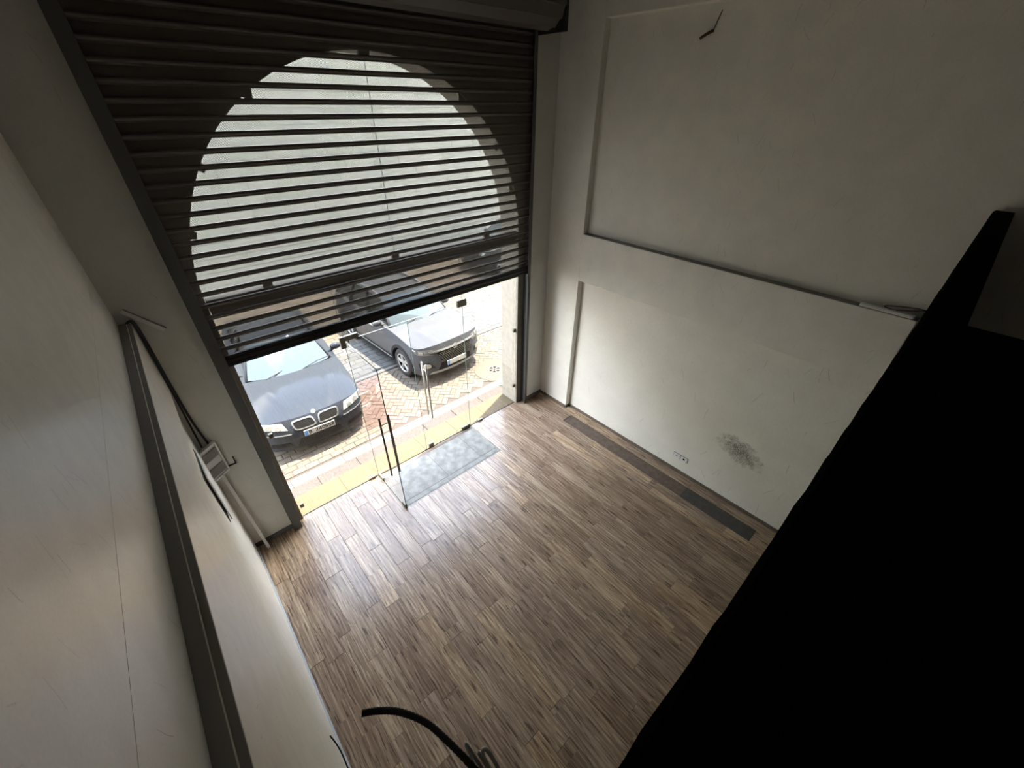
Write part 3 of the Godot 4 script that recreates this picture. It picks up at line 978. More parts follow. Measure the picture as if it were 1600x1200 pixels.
func _street() -> void:
	var far := -10.5
	var p := thing("pavement", "sunlit stone threshold, narrow slab pavement and white kerb outside the doors", "pavement", Vector3.ZERO, "", "structure")
	block("bed", Vector3(-4, -0.5, -1.07), Vector3(10, -0.06, -0.18), "street_joint", p)
	for i in 6:
		var a := 0.59 + i * 0.70
		block("threshold_slab", Vector3(a + 0.001, -0.06, -0.60), Vector3(minf(a + 0.699, 4.79), 0.0, -0.18), "threshold", p, 0.003)
	for i in 12:
		var a := -1.6 + i * 0.66
		block("paving_slab", Vector3(a + 0.004, -0.10, -0.865), Vector3(a + 0.656, -0.045 + rng.randf() * 0.003, -0.605), "slab_pave", p, 0.006)
	for i in 10:
		var a := -1.9 + i * 0.86
		block("kerb_stone", Vector3(a + 0.005, -0.26, -1.07), Vector3(a + 0.855, -0.043, -0.873), "kerb", p, 0.012)
	block("painted_shadow_strip", Vector3(-4, -0.3, -1.22), Vector3(3.92, -0.192, -1.072), "gutter", p, 0.004)  # grey strip that paints a cast shadow beside the kerb
	var s := thing("street", "cobbled street of tan, pink and grey pavers where the cars are parked", "street", Vector3.ZERO, "", "structure")
	block("bed", Vector3(-15, -0.6, -40), Vector3(30, STREET_Y - 0.014, -1.07), "street_joint", s)
	var list := []
	# straight rows on the left
	var row := 0
	var z := -1.30
	while z > far:
		var x := -1.2 - (0.11 if row % 2 else 0.0)
		while x < 2.35:
			list.append([Vector2(x + 0.11, z - 0.0675), Vector2(0.11, 0.0675), 0.0])
			x += 0.22
		z -= 0.135
		row += 1
	# bigger stones of the driving lane and straight rows beyond it
	z = -3.45
	row = 0
	while z > far:
		var lane := z > -5.25
		var step := 0.19 if lane else 0.17
		var wide := 0.30 if lane else 0.24
		var x := 2.36 - (wide * 0.5 if row % 2 else 0.0)
		while x < 15.0:
			var a := maxf(x, 2.36)
			list.append([Vector2((a + x + wide) * 0.5, z - step * 0.5), Vector2((x + wide - a) * 0.5, step * 0.5), 0.0])
			x += wide
		z -= step
		row += 1
	# herringbone in the parking bays
	var b := 0.112
	for i in range(-10, 60):
		for j in range(-60, 40):
			var r := posmod(i - j, 4)
			var c := Vector2.ZERO
			var h := Vector2.ZERO
			if r == 0:
				c = Vector2(i + 1.0, j + 0.5) * b
				h = Vector2(b, b * 0.5)
			elif r == 3:
				c = Vector2(i + 0.5, j + 1.0) * b
				h = Vector2(b * 0.5, b)
			else:
				continue
			c = c.rotated(PI / 4.0) + Vector2(4.0, -3.0)
			if c.x > 2.44 and c.x < 8.5 and c.y < -1.33 and c.y > -3.12:
				list.append([c, h, PI / 4.0])
	# edging rows that close the herringbone
	for e: Array in [[2.36, 8.6, -1.25, -1.12], [2.36, 8.6, -3.25, -3.14]]:
		var x: float = e[0]
		while x < e[1]:
			list.append([Vector2(x + 0.12, (e[2] + e[3]) * 0.5), Vector2(0.12, absf(e[2] - e[3]) * 0.5), 0.0])
			x += 0.24
	var eye := Vector3(0.344, 5.0, 4.659)
	var order := []
	for i in list.size():
		var c: Vector2 = list[i][0]
		var hid := (c.x > 0.75 and c.x < 2.3 and c.y < -1.95 and c.y > -6.0) or (c.x > 3.7 and c.x < 5.5 and c.y < -2.35 and c.y > -6.3) or c.x < 0.45 + (-c.y - 1.2) * 0.12 or c.x > 5.9 - (c.y + 1.2) * 0.2
		order.append([eye.distance_to(Vector3(c.x, STREET_Y, c.y)) + (100.0 if hid else 0.0), i])
	order.sort_custom(func(a: Array, d: Array) -> bool: return a[0] < d[0])
	var single := {}
	for k in 290:
		single[order[k][1]] = true
	var field := begin()
	var pm := mat("paver_mix", Color(1, 1, 1), 0.8)
	pm.vertex_color_use_as_albedo = true
	pm.metallic_specular = 0.15
	triplanar(pm, speckle(45, 512, 0.05, Color(0.74, 0.74, 0.74), Color(1, 1, 1)), 1.5)
	var rest := begin()
	for i in list.size():
		var c: Vector2 = list[i][0]
		var h: Vector2 = list[i][1]
		var zone := "tan"
		if c.y < -3.35 and c.y > -5.25 and c.x > 2.36:
			zone = "grey"
		elif c.x > 2.18 and c.x < 3.45 + (c.y + 1.3) * 0.1 and c.y > -3.3:
			zone = "pink"
		var m := "%s%d" % [zone, rng.randi() % 4]
		var y := STREET_Y + rng.randf_range(-0.003, 0.003)
		if single.has(i):
			var st := begin()
			paver(st, c, h, list[i][2], y)
			obj("paver", st, m, s)
		else:
			paver(rest, c, h, list[i][2], y, (mats[m] as StandardMaterial3D).albedo_color.srgb_to_linear())
	var fo := obj("paver_field", rest, "paver_mix", s)
	fo.set_meta("kind", "stuff")
	block("drain_edge", Vector3(2.36, -0.22, -3.31), Vector3(14, -0.198, -3.265), "gutter", s)
	block("drain_middle", Vector3(2.36, -0.22, -3.375), Vector3(14, -0.197, -3.315), "kerb", s, 0.003)
	block("drain_edge", Vector3(2.36, -0.22, -3.43), Vector3(14, -0.198, -3.38), "gutter", s)
	block("lane_edge", Vector3(2.36, -0.22, -5.31), Vector3(15, -0.195, -5.25), "kerb", s, 0.004)
	# access cover in the paving
	var t := thing("access_cover", "round stone-ringed access cover with a dark iron grate in the paving", "cover", Vector3(5.45, STREET_Y, -1.62))
	var up := Transform3D(Basis(Vector3(0, 0, 1), PI / 2.0), Vector3.ZERO)
	var st := begin()
	lathe(st, [Vector2(0.17, 0.012), Vector2(0.47, 0.012), Vector2(0.48, 0.004), Vector2(0.48, -0.012)], 36, up)
	obj("ring", st, "tan1", t)
	st = begin()
	lathe(st, [Vector2(0.0, 0.004), Vector2(0.168, 0.004)], 24, up)
	obj("pit", st, "ink", t)
	st = begin()
	for k in 6:
		var a := TAU * k / 6.0 + 0.3
		box(st, Vector3(0.02, 0.004, -0.02), Vector3(0.168, 0.013, 0.02), 0.003, Transform3D(Basis(Vector3.UP, a), Vector3.ZERO))
	lathe(st, [Vector2(0.125, 0.006), Vector2(0.13, 0.014), Vector2(0.168, 0.014), Vector2(0.169, 0.004)], 24, up)
	obj("grate", st, "iron", t)


func _facade() -> void:
	var t := thing("opposite_building", "pale building of coursed stone blocks facing the shop across the street", "building", Vector3(9, STREET_Y, -11))
	var o := Vector3(9, STREET_Y, -11)
	block("wall_core", Vector3(-14, -0.3, -18) - o, Vector3(34, 8.2, -10.56) - o, "facade_joint", t)
	var rest := begin()
	var course := 0.42
	for j in 20:
		var y := STREET_Y + j * course
		var x := -13.5 + (0.47 if j % 2 else 0.0)
		while x < 33.0:
			var w := 0.94 + (0.10 if (j * 7 + int(x * 3.0)) % 5 == 0 else 0.0)
			var lo := Vector3(x + 0.005, y + 0.004, -10.6)
			var hi := Vector3(x + w - 0.005, y + course - 0.004, -10.5 + rng.randf() * 0.010)
			var shown := x > 0.9 and x < 15.6 and y < 6.5
			if shown:
				var st := begin()
				box(st, lo - o, hi - o, 0.006)
				obj("stone_block", st, "facade%d" % (rng.randi() % 4), t)
			else:
				box(rest, lo - o, hi - o, 0.012)
			x += w
	var ro := obj("stone_blocks_beyond", rest, "facade0", t)
	ro.set_meta("kind", "stuff")


# ------------------------------------------------------------------ cars
# Cars are built facing +z with the nose at z = 0 and the ground at y = 0.
var K := {}


func sp(y: float) -> float:
	var d := (y - 0.56) / 0.42
	return 1.0 - 0.045 * d * d


func plan(a: float) -> float:
	# how far the nose falls back towards its corners
	return K.drop * (1.0 - pow(maxf(1.0 - pow(absf(a), K.round), 0.0), 1.0 / K.round))


func nose(x: float, y: float, off := 0.0) -> Vector3:
	var a := clampf(x / (K.w * sp(y)), -1.0, 1.0)
	var v := 0.0
	if y > K.bump:
		v = K.lean * pow((y - K.bump) / (K.nose_y - K.bump), 1.6)
	else:
		v = 0.10 * pow((K.bump - y) / K.bump, 2.0)
	return Vector3(x, y, -(plan(a) + v * (1.0 - pow(absf(a), 4.0))) + off)


func nose_top(a: float) -> float:
	return K.nose_y + (K.corner_y - K.nose_y) * a * a


func belt(s: float) -> float:
	var t := clampf((s - K.drop) / (K.cowl_side - K.drop), 0, 1)
	if s <= K.cowl_side:
		return lerpf(K.corner_y, K.belt_f, sin(t * PI * 0.5))
	return lerpf(K.belt_f, K.belt_r, clampf((s - K.cowl_side) / (K.len - K.cowl_side), 0, 1))


func half_w(s: float) -> float:
	var tail := clampf((s - (K.len - 1.1)) / 1.1, 0, 1)
	return K.w * (1.0 - 0.08 * tail * tail)


func sill(s: float) -> float:
	var y: float = K.sill
	for c: float in [K.front_axle, K.rear_axle]:
		var d := absf(s - c)
		var r: float = K.tyre_r + 0.05
		if d < r:
			y = maxf(y, K.tyre_r + sqrt(r * r - d * d))
	return y


func patch(st: SurfaceTool, f: Callable, nu: int, nv: int, off: float) -> void:
	# a thin shell lying on the nose: f(u, v) gives x and y
	var fwd := func(_p: Vector3) -> Vector3: return Vector3(0, 0.2, 1)
	var at := func(u: float, v: float) -> Vector3:
		var q: Vector2 = f.call(u, v)
		return nose(q.x, q.y, off)
	grid(st, at, nu, nv, fwd)
	for k in nu:
		for v: float in [0.0, 1.0]:
			var a: Vector3 = at.call(float(k) / nu, v)
			var b: Vector3 = at.call(float(k + 1) / nu, v)
			quad(st, a, b, b + Vector3(0, 0, -off - 0.01), a + Vector3(0, 0, -off - 0.01), Vector3(0, 1 if v > 0.5 else -1, 0.3))
	for k in nv:
		for u: float in [0.0, 1.0]:
			var a: Vector3 = at.call(u, float(k) / nv)
			var b: Vector3 = at.call(u, float(k + 1) / nv)
			quad(st, a, b, b + Vector3(0, 0, -off - 0.01), a + Vector3(0, 0, -off - 0.01), Vector3(1 if u > 0.5 else -1, 0, 0.3))


func quad_patch(c: Array) -> Callable:
	return func(u: float, v: float) -> Vector2: return (c[0] as Vector2).lerp(c[1], u).lerp((c[3] as Vector2).lerp(c[2], u), v)


func blob_patch(c: Vector2, r: Vector2, p: float, inner: float, shear := 0.0) -> Callable:
	# a rounded rectangle: u runs round it, v from the inner to the outer edge
	return func(u: float, v: float) -> Vector2:
		var a := u * TAU
		var q := Vector2(signf(cos(a)) * pow(absf(cos(a)), p), signf(sin(a)) * pow(absf(sin(a)), p)) * lerpf(inner, 1.0, v)
		return c + Vector2(q.x * r.x + q.y * r.y * shear, q.y * r.y)


func nose_part(called: String, f: Callable, m: String, parent: Node3D, off := 0.008, nu := 10, nv := 4) -> MeshInstance3D:
	var st := begin()
	patch(st, f, nu, nv, off)
	return obj(called, st, m, parent)


func car_body(t: Node3D, paint: String, glass_y: float) -> void:
	var w: float = K.w
	var up := func(_p: Vector3) -> Vector3: return Vector3.UP
	var fwd := func(_p: Vector3) -> Vector3: return Vector3(0, 0.3, 1)
	# nose
	var st := begin(true)
	grid(st, func(u: float, v: float) -> Vector3:
		var a := u * 2.0 - 1.0
		var y := lerpf(K.lip, nose_top(a), v)
		return nose(a * w * sp(y), y), 32, 18, fwd)
	obj("front_bumper", st, paint, t)
	# bonnet with the wings' upper edges, from the nose to the cowl
	st = begin(true)
	grid(st, func(u: float, v: float) -> Vector3:
		var a := u * 2.0 - 1.0
		var e := nose_top(a)
		var n := nose(a * w * sp(e), e)
		var cz := lerpf(K.cowl, K.cowl_side, a * a)
		var xw := lerpf(w * sp(e), w * sp(K.belt_f), v)
		var y0 := n.y
		var yc := lerpf(K.cowl_y, K.belt_f, pow(absf(a), 3.0))
		var s := lerpf(-n.z, cz, v)
		var y := lerpf(y0, yc, sin(v * PI * 0.5) * 0.75 + v * 0.25)
		y += K.crown * sin(minf(v * 1.6, 1.0) * PI * 0.5) * (1.0 - a * a) * (1.0 - v * 0.5)
		# creases that run back from the lamps
		y += K.crease * exp(-pow((absf(a) - lerpf(K.crease_a, K.crease_b, v)) / 0.09, 2.0)) * sin(v * PI)
		if absf(a) > 0.999:
			y = belt(s)
		return Vector3(a * xw, y, -s), 44, 20, up)
	obj("bonnet", st, paint, t)
	# sides with wheel arches
	for side: float in [-1.0, 1.0]:
		st = begin(true)
		grid(st, func(u: float, v: float) -> Vector3:
			var s := lerpf(K.drop, K.len - 0.25, u)
			var y := lerpf(sill(s), belt(s), v)
			return Vector3(side * half_w(s) * sp(y), y, -s), 90, 10, func(_p: Vector3) -> Vector3: return Vector3(side, 0.1, 0))
		obj("body_side", st, paint, t)
	# tail
	st = begin(true)
	grid(st, func(u: float, v: float) -> Vector3:
		var a := u * 2.0 - 1.0
		var y := lerpf(0.28, K.belt_r, v)
		var back := 0.25 * pow(maxf(1.0 - pow(absf(a), 4.0), 0.0), 0.25)
		return Vector3(a * half_w(K.len) * sp(y), y, -(K.len - 0.25 + back) + 0.10 * v * v * (1.0 - pow(absf(a), 4.0))), 20, 8, func(_p: Vector3) -> Vector3: return Vector3(0, 0.2, -1))
	obj("rear_bumper", st, paint, t)
	st = begin(true)
	grid(st, func(u: float, v: float) -> Vector3:
		var a := u * 2.0 - 1.0
		var back := 0.25 * pow(maxf(1.0 - pow(absf(a), 4.0), 0.0), 0.25)
		var s := lerpf(K.rear_glass - 0.05, K.len - 0.25 + back - 0.10 * (1.0 - pow(absf(a), 4.0)), v)
		return Vector3(a * half_w(s) * sp(belt(s)), belt(s) + 0.05 * (1.0 - a * a) * (1.0 - v), -s), 16, 6, up)
	obj("boot_lid", st, paint, t)
	# shoulders between the door tops and the cabin
	st = begin(true)
	for side: float in [-1.0, 1.0]:
		grid(st, func(u: float, v: float) -> Vector3:
			var s := lerpf(K.cowl_side - 0.02, K.rear_glass, u)
			return Vector3(side * lerpf(half_w(s) * sp(belt(s)), K.cabin_w - 0.04, v), belt(s) + 0.012 * v, -s), 12, 2, up)
	obj("shoulder", st, paint, t)
	# cabin
	var a0 := Vector3(K.cabin_w, glass_y, -K.cowl_side)
	var a1 := Vector3(K.roof_w, K.head_y, -K.head)
	var c1 := Vector3(K.roof_w * 0.97, K.tail_y, -K.roof_end)
	var c0 := Vector3(K.cabin_w * 0.96, K.belt_r, -K.rear_glass)
	st = begin(true)
	grid(st, func(u: float, v: float) -> Vector3:
		var a := u * 2.0 - 1.0
		var b := Vector3(a * a0.x, lerpf(K.cowl_y, a0.y, a * a), -lerpf(K.cowl + 0.02, K.cowl_side, a * a))
		var h := Vector3(a * a1.x, a1.y + 0.035 * (1.0 - a * a), -lerpf(K.head - 0.10, K.head, a * a))
		return b.lerp(h, v) + Vector3(0, 0.012, 0.008) * sin(v * PI), 24, 12, fwd)
	obj("windscreen", st, "car_glass", t)
	st = begin(true)
	grid(st, func(u: float, v: float) -> Vector3:
		var a := u * 2.0 - 1.0
		var z := lerpf(a1.z + 0.10 * (1.0 - a * a), c1.z, v)
		return Vector3(a * lerpf(a1.x, c1.x, v), lerpf(a1.y, c1.y, v) + 0.035 * (1.0 - a * a) + K.roof_arch * sin(v * PI), z), 20, 12, up)
	obj("roof", st, paint, t)
	st = begin(true)
	grid(st, func(u: float, v: float) -> Vector3:
		var a := u * 2.0 - 1.0
		var h := Vector3(a * c1.x, c1.y + 0.035 * (1.0 - a * a), c1.z)
		var b := Vector3(a * c0.x, c0.y + 0.05 * (1.0 - a * a), c0.z - 0.06 * (1.0 - a * a))
		return h.lerp(b, v), 16, 6, func(_p: Vector3) -> Vector3: return Vector3(0, 0.5, -1))
	obj("rear_window", st, "side_glass", t)
	for side: float in [-1.0, 1.0]:
		var flip := Vector3(side, 1, 1)
		st = begin(true)
		grid(st, func(u: float, v: float) -> Vector3:
			var lo := (a0 + Vector3(-0.01, -0.02, 0)).lerp(c0, u)
			var hi := a1.lerp(c1, u) + Vector3(0, K.roof_arch * sin(u * PI), 0)
			return (lo.lerp(hi, v) + Vector3(0.02 * sin(v * PI), 0, 0)) * flip, 20, 6, func(_p: Vector3) -> Vector3: return Vector3(side, 0.3, 0))
		obj("side_window", st, "side_glass", t)
		st = begin(true)
		var rail := []
		for k in 13:
			var u := k / 12.0
			rail.append((a1.lerp(c1, u) + Vector3(0, K.roof_arch * sin(u * PI) - 0.005, 0)) * flip)
		var path := [a0 * flip + Vector3(0, -0.02, 0), a0.lerp(a1, 0.5) * flip]
		path.append_array(rail)
		path.append_array([c1.lerp(c0, 0.5) * flip, c0 * flip])
		tube(st, path, 0.033, 8)
		obj("window_frame", st, paint, t)
		st = begin()
		for u: float in [K.pillar, K.pillar2]:
			var lo := a0.lerp(c0, u)
			var hi := a1.lerp(c1, u) + Vector3(0, K.roof_arch * sin(u * PI), 0)
			tube(st, [(lo + Vector3(0.012, 0, 0)) * flip, (lo.lerp(hi, 0.5) + Vector3(0.03, 0, 0)) * flip, (hi + Vector3(0.012, 0, 0)) * flip], 0.028, 4)
		obj("door_pillar", st, "cladding", t)
		# mirror
		var mt := Vector3(side * (w * 0.96 + 0.10), belt(K.cowl_side) + 0.09, -(K.cowl_side + 0.24))
		st = begin(true)
		grid(st, func(u: float, v: float) -> Vector3:
			var th := u * TAU
			var ph := v * PI
			return mt + Vector3(0.115 * sin(ph) * cos(th), 0.072 * cos(ph), 0.07 * sin(ph) * sin(th)), 14, 8, func(p: Vector3) -> Vector3: return p - mt)
		tube(st, [mt + Vector3(-side * 0.05, -0.04, 0), mt + Vector3(-side * 0.17, -0.10, 0.02)], 0.03, 6)
		obj("door_mirror", st, paint, t)
		# wheels
		for ax: float in [K.front_axle, K.rear_axle]:
			_wheel(t, Vector3(side * (w - 0.115), K.tyre_r, -ax), side)
	# dark underside and wheel wells
	st = begin()
	box(st, Vector3(-w * 0.86, 0.2, -(K.len - 0.35)), Vector3(w * 0.86, 0.62, -0.42), 0.05)
	obj("underbody", st, "cladding", t)


func _wheel(t: Node3D, at: Vector3, side: float) -> void:
	var r: float = K.tyre_r
	var xf := Transform3D(Basis(Vector3(side, 0, 0), Vector3(0, 1, 0), Vector3(0, 0, side)), at)
	var st := begin(true)
	lathe(st, [Vector2(r * 0.66, -0.10), Vector2(r * 0.93, -0.105), Vector2(r, -0.075), Vector2(r, 0.075), Vector2(r * 0.93, 0.105), Vector2(r * 0.80, 0.112), Vector2(r * 0.67, 0.10)], 36, xf)
	var wheel := obj("wheel", st, "tyre", t)
	st = begin()
	lathe(st, [Vector2(0.0, 0.035), Vector2(r * 0.66, 0.03)], 24, xf)
	obj("brake_disc", st, "ink", wheel)
	st = begin()
	lathe(st, [Vector2(r * 0.60, 0.085), Vector2(r * 0.63, 0.105), Vector2(r * 0.68, 0.105), Vector2(r * 0.685, 0.07)], 36, xf)
	lathe(st, [Vector2(0.0, 0.098), Vector2(0.05, 0.095), Vector2(0.06, 0.06)], 14, xf)
	for k in 5:
		for d: float in [-0.16, 0.16]:
			var a := TAU * k / 5.0 + d + 0.2
			var sx := xf * Transform3D(Basis(Vector3(1, 0, 0), a), Vector3.ZERO)
			box(st, Vector3(0.055, 0.03, -0.017), Vector3(0.095, r * 0.64, 0.017), 0.004, sx)
	obj("alloy_rim", st, "alloy", wheel)


func _number_plate(t: Node3D, y: float, text: String, off: float) -> void:
	var c := nose(0, y, off)
	var st := begin()
	box(st, c + Vector3(-0.26, -0.057, -0.012), c + Vector3(0.26, 0.057, 0.0), 0.003)
	var p := obj("number_plate", st, "plate_white", t)
	st = begin()
	box(st, c + Vector3(-0.256, -0.053, 0.0), c + Vector3(-0.205, 0.053, 0.002), 0.0)
	obj("plate_band", st, "plate_blue", p)
	if text == "":
		return
	var tm := TextMesh.new()
	var f := SystemFont.new()
	f.font_names = PackedStringArray(["Droid Sans"])
	f.font_weight = 700
	tm.font = f
	tm.text = text
	tm.font_size = 32
	tm.pixel_size = 0.0031
	tm.depth = 0.003
	var o := put("plate_text", tm, "ink", p)
	o.position = c + Vector3(0.03, 0, 0.003)


func _cars() -> void:
	_sedan()
	_crossover()
	_parked_car()


func _sedan() -> void:
	K = {"len": 4.52, "w": 0.905, "drop": 0.46, "round": 2.6, "lip": 0.17, "bump": 0.50, "lean": 0.14, "nose_y": 0.735, "corner_y": 0.76, "cowl": 1.30, "cowl_side": 1.58, "cowl_y": 0.93, "belt_f": 0.89, "belt_r": 0.98,
		"crown": 0.05, "crease": 0.018, "crease_a": 0.30, "crease_b": 0.72, "front_axle": 0.78, "rear_axle": 3.54, "tyre_r": 0.32, "sill": 0.2, "cabin_w": 0.76, "roof_w": 0.56, "head": 2.12, "head_y": 1.345, "roof_end": 3.15,
		"tail_y": 1.35, "rear_glass": 3.92, "roof_arch": 0.045, "pillar": 0.46, "pillar2": 0.78}
	var t := thing("car", "dark navy saloon car parked nose-in with twin chrome grilles, at the street door's left", "car")
	t.set_meta("label", "dark navy saloon car with twin chrome-framed grilles parked nose towards the shop")
	car_body(t, "sedan_paint", 0.90)
	for s: float in [-1.0, 1.0]:
		nose_part("grille_mesh", blob_patch(Vector2(s * 0.205, 0.635), Vector2(0.158, 0.060), 0.42, 0.0, s * 0.25), "ink", t, 0.005, 24, 2)
		var ring := nose_part("grille_frame", blob_patch(Vector2(s * 0.205, 0.635), Vector2(0.178, 0.074), 0.42, 0.86, s * 0.25), "chrome", t, 0.022, 28, 2)
		var bars := begin()
		for k in 9:
			var x := s * 0.205 + (k - 4) * 0.031
			patch(bars, quad_patch([Vector2(x - 0.005, 0.58), Vector2(x + 0.005, 0.58), Vector2(x + 0.005, 0.69), Vector2(x - 0.005, 0.69)]), 1, 3, 0.012)
		obj("grille_bars", bars, "cladding", ring)
		var lamp := nose_part("headlamp", quad_patch([Vector2(s * 0.47, 0.60), Vector2(s * 0.855, 0.665), Vector2(s * 0.868, 0.765), Vector2(s * 0.52, 0.715)]), "lamp_lens", t, 0.012, 14, 4)
		for c: Vector2 in [Vector2(0.60, 0.662), Vector2(0.73, 0.692)]:
			nose_part("lamp_projector", blob_patch(Vector2(s * c.x, c.y), Vector2(0.045, 0.036), 1.0, 0.0), "chrome", lamp, 0.02, 14, 2)
		nose_part("side_intake", quad_patch([Vector2(s * 0.47, 0.25), Vector2(s * 0.80, 0.27), Vector2(s * 0.78, 0.36), Vector2(s * 0.50, 0.34)]), "ink", t, 0.006, 10, 3)
		nose_part("bumper_strip", quad_patch([Vector2(s * 0.44, 0.515), Vector2(s * 0.86, 0.54), Vector2(s * 0.86, 0.552), Vector2(s * 0.44, 0.53)]), "chrome", t, 0.008, 12, 1)
	nose_part("lower_intake", quad_patch([Vector2(-0.40, 0.23), Vector2(0.40, 0.23), Vector2(0.34, 0.37), Vector2(-0.34, 0.37)]), "ink", t, 0.006, 12, 3)
	_number_plate(t, 0.475, "B  240558", 0.025)
	# round badge on the bonnet's leading edge
	var st := begin()
	var bt := Transform3D(Basis(Vector3(0, 0, 1), PI / 2.0).rotated(Vector3.RIGHT, 0.75), nose(0, 0.728) + Vector3(0, 0.012, -0.02))
	lathe(st, [Vector2(0.041, 0.0), Vector2(0.041, 0.008), Vector2(0.030, 0.009)], 24, bt)
	var badge := obj("bonnet_badge", st, "chrome", t)
	for k in 4:
		st = begin()
		var fan := PackedVector2Array([Vector2.ZERO])
		for q in 7:
			fan.append(Vector2.from_angle(PI * 0.5 * (k + q / 6.0)) * 0.030)
		prism(st, fan, 0.0, 0.009, bt * Transform3D(Basis(Vector3(0, 1, 0), PI / 2.0), Vector3.ZERO))
		obj("badge_quarter", st, "badge_blue" if k % 2 else "badge_white", badge)
	# wipers
	st = begin()
	for s: float in [-0.45, 0.20]:
		tube(st, [Vector3(s, 0.945, -1.34), Vector3(s + 0.30, 0.985, -1.42), Vector3(s + 0.55, 0.975, -1.50)], 0.009, 5)
	obj("wiper", st, "black_rubber", t)
	t.position = Vector3(1.46, STREET_Y, -1.64)
	t.rotation.y = deg_to_rad(-4.5)


func _crossover_params() -> void:
	K = {"len": 4.30, "w": 0.893, "drop": 0.44, "round": 2.4, "lip": 0.24, "bump": 0.55, "lean": 0.09, "nose_y": 0.93, "corner_y": 0.90, "cowl": 1.08, "cowl_side": 1.36, "cowl_y": 1.07, "belt_f": 1.00, "belt_r": 1.08,
		"crown": 0.045, "crease": 0.016, "crease_a": 0.45, "crease_b": 0.66, "front_axle": 0.85, "rear_axle": 3.45, "tyre_r": 0.335, "sill": 0.26, "cabin_w": 0.77, "roof_w": 0.60, "head": 1.86, "head_y": 1.49, "roof_end": 3.75,
		"tail_y": 1.47, "rear_glass": 4.08, "roof_arch": 0.05, "pillar": 0.36, "pillar2": 0.70}


func _cladding_and_rails(t: Node3D) -> void:
	for side: float in [-1.0, 1.0]:
		var st: SurfaceTool
		for ax: float in [K.front_axle, K.rear_axle]:
			st = begin()
			var n := 16
			for k in n:
				var p := func(i: int, r: float, dx: float) -> Vector3:
					var a := lerpf(-0.12, PI + 0.12, float(i) / n)
					var y: float = K.tyre_r + r * sin(a)
					return Vector3(side * (half_w(ax) * sp(y) + dx), y, -ax + r * cos(a))
				var r0: float = K.tyre_r + 0.045
				var r1: float = K.tyre_r + 0.115
				quad(st, p.call(k, r0, 0.016), p.call(k + 1, r0, 0.016), p.call(k + 1, r1, 0.010), p.call(k, r1, 0.010), Vector3(side, 0, 0))
				quad(st, p.call(k, r0, 0.016), p.call(k + 1, r0, 0.016), p.call(k + 1, r0, -0.12), p.call(k, r0, -0.12), Vector3(0, -1, 0))
				quad(st, p.call(k, r1, 0.010), p.call(k + 1, r1, 0.010), p.call(k + 1, r1, -0.02), p.call(k, r1, -0.02), Vector3(0, 1, 0))
			obj("arch_cladding", st, "cladding", t)
		st = begin()
		var f := PackedVector2Array([Vector2(0.0, 0.24), Vector2(0.02, 0.24), Vector2(0.02, 0.34), Vector2(0.0, 0.40)])
		prism(st, f, -(K.rear_axle - 0.42), -(K.front_axle + 0.42), Transform3D(Basis(Vector3(side, 0, 0), Vector3(0, 1, 0), Vector3(0, 0, 1)), Vector3(side * (K.w - 0.02), 0, 0)))
		var sk := obj("sill_cladding", st, "cladding", t)
		st = begin()
		box(st, Vector3(side * (K.w - 0.002) - 0.008, 0.30, -(K.rear_axle - 0.46)), Vector3(side * (K.w - 0.002) + 0.008, 0.325, -(K.front_axle + 0.46)), 0.003)
		obj("sill_trim", st, "silver_trim", sk)
		st = begin(true)
		var rail := []
		for k in 15:
			var u := k / 14.0
			var lift := 0.05 * minf(1.0, minf(u, 1.0 - u) * 9.0)
			rail.append(Vector3(side * K.roof_w * 0.95, lerpf(K.head_y, K.tail_y, u) + K.roof_arch * sin(u * PI) + 0.005 + lift, -lerpf(K.head + 0.1, K.roof_end - 0.1, u)))
		tube(st, rail, 0.018, 8)
		obj("roof_rail", st, "silver_trim", t)
		st = begin()
		for s: float in [1.95, 2.85]:
			box(st, Vector3(side * K.w * 0.985 - 0.02, 0.86, -(s + 0.22)), Vector3(side * K.w * 0.985 + 0.022, 0.89, -s), 0.008)
		obj("door_handle", st, "chrome", t)


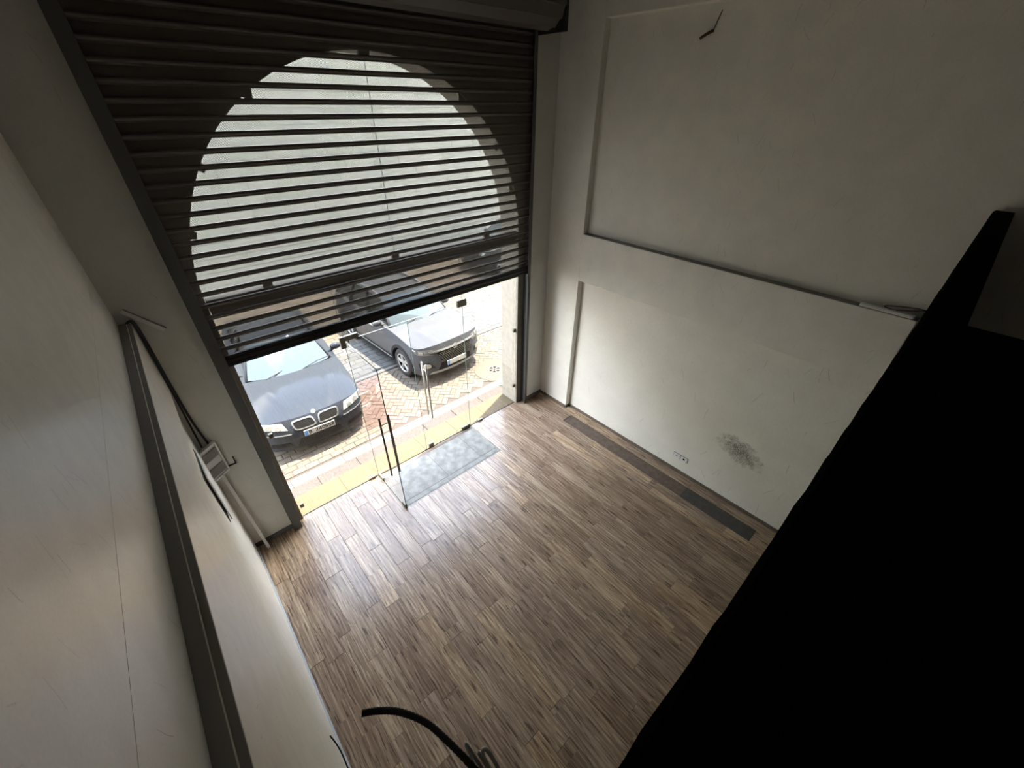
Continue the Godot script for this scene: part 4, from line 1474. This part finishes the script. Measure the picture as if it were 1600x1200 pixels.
func _crossover() -> void:
	_crossover_params()
	var t := thing("car", "grey crossover car with silver roof rails and a wide dark studded grille", "car")
	car_body(t, "crossover_paint", 1.02)
	_cladding_and_rails(t)
	# upper grille of dark studs under a chrome bar that links the lamps
	var grille := nose_part("grille_panel", quad_patch([Vector2(-0.36, 0.53), Vector2(0.36, 0.53), Vector2(0.47, 0.76), Vector2(-0.47, 0.76)]), "ink", t, 0.006, 16, 6)
	var st := begin()
	for j in 6:
		for i in 17:
			var y := 0.545 + j * 0.036
			var x := (i - 8 + (0.5 if j % 2 else 0.0)) * 0.052
			if absf(x) < 0.36 + (y - 0.53) * 0.42:
				patch(st, quad_patch([Vector2(x - 0.016, y), Vector2(x, y - 0.012), Vector2(x + 0.016, y), Vector2(x, y + 0.012)]), 1, 1, 0.018)
	obj("grille_studs", st, "steel_dark", grille)
	nose_part("chrome_bar", quad_patch([Vector2(-0.56, 0.775), Vector2(0.56, 0.775), Vector2(0.56, 0.805), Vector2(-0.56, 0.805)]), "chrome", t, 0.02, 20, 1)
	# angular letter-like emblem
	st = begin()
	var e := PackedVector2Array([Vector2(0.055, 0.055), Vector2(0.0, 0.085), Vector2(-0.06, 0.035), Vector2(0.012, -0.018), Vector2(-0.02, -0.036), Vector2(-0.06, -0.012), Vector2(-0.055, -0.055), Vector2(0.0, -0.085), Vector2(0.06, -0.035), Vector2(-0.012, 0.018), Vector2(0.02, 0.036), Vector2(0.06, 0.012)])
	prism(st, e, 0.0, 0.014, Transform3D(Basis().scaled(Vector3(1.0, 0.8, 1.0)), nose(0, 0.785, 0.024)))
	obj("front_emblem", st, "chrome", t)
	for s: float in [-1.0, 1.0]:
		var lamp := nose_part("headlamp", quad_patch([Vector2(s * 0.50, 0.745), Vector2(s * 0.865, 0.80), Vector2(s * 0.868, 0.875), Vector2(s * 0.53, 0.835)]), "lamp_glass", t, 0.012, 14, 3)
		for x: float in [0.60, 0.69, 0.78]:
			nose_part("lamp_cell", quad_patch([Vector2(s * (x - 0.032), 0.772 + (x - 0.6) * 0.12), Vector2(s * (x + 0.032), 0.78 + (x - 0.6) * 0.12), Vector2(s * (x + 0.032), 0.825 + (x - 0.6) * 0.12), Vector2(s * (x - 0.032), 0.818 + (x - 0.6) * 0.12)]), "chrome", lamp, 0.02, 3, 2)
		nose_part("lamp_strip", quad_patch([Vector2(s * 0.52, 0.728), Vector2(s * 0.86, 0.778), Vector2(s * 0.86, 0.79), Vector2(s * 0.52, 0.74)]), "chrome", lamp, 0.016, 12, 1)
		var pod := nose_part("fog_pod", quad_patch([Vector2(s * 0.52, 0.42), Vector2(s * 0.82, 0.40), Vector2(s * 0.84, 0.56), Vector2(s * 0.66, 0.57)]), "cladding", t, 0.008, 10, 4)
		nose_part("fog_lamp", blob_patch(Vector2(s * 0.71, 0.485), Vector2(0.085, 0.055), 0.7, 0.0), "lamp_lens", pod, 0.016, 20, 2)
		nose_part("cheek_trim", quad_patch([Vector2(s * 0.40, 0.40), Vector2(s * 0.50, 0.40), Vector2(s * 0.64, 0.58), Vector2(s * 0.50, 0.66)]), "crossover_paint", t, 0.010, 8, 4)
	nose_part("lower_intake", quad_patch([Vector2(-0.46, 0.33), Vector2(0.46, 0.33), Vector2(0.38, 0.50), Vector2(-0.38, 0.50)]), "ink", t, 0.007, 14, 4)
	nose_part("skid_plate", quad_patch([Vector2(-0.66, 0.265), Vector2(0.66, 0.265), Vector2(0.60, 0.315), Vector2(-0.60, 0.315)]), "silver_trim", t, 0.012, 20, 2)
	_number_plate(t, 0.455, "", 0.03)
	st = begin()
	for s: float in [-0.48, 0.15]:
		tube(st, [Vector3(s, 1.085, -1.12), Vector3(s + 0.30, 1.12, -1.18), Vector3(s + 0.55, 1.105, -1.26)], 0.009, 5)
	obj("wiper", st, "black_rubber", t)
	t.position = Vector3(4.66, STREET_Y, -2.0)
	t.rotation.y = deg_to_rad(3.0)


func _parked_car() -> void:
	_crossover_params()
	var t := thing("car", "dark car parked sideways across the lane, seen through the shutter's lowest slats", "car")
	car_body(t, "parked_paint", 1.02)
	for s: float in [-1.0, 1.0]:
		var st := begin()
		box(st, Vector3(s * 0.70 - 0.13, 0.82, -4.26), Vector3(s * 0.70 + 0.10, 0.98, -4.10), 0.02)
		obj("tail_lamp", st, "red_lens", t)
		nose_part("headlamp", quad_patch([Vector2(s * 0.50, 0.745), Vector2(s * 0.865, 0.80), Vector2(s * 0.868, 0.875), Vector2(s * 0.53, 0.835)]), "lamp_glass", t, 0.012, 12, 3)
	t.position = Vector3(9.02, STREET_Y, -7.36)
	t.rotation.y = -PI / 2.0
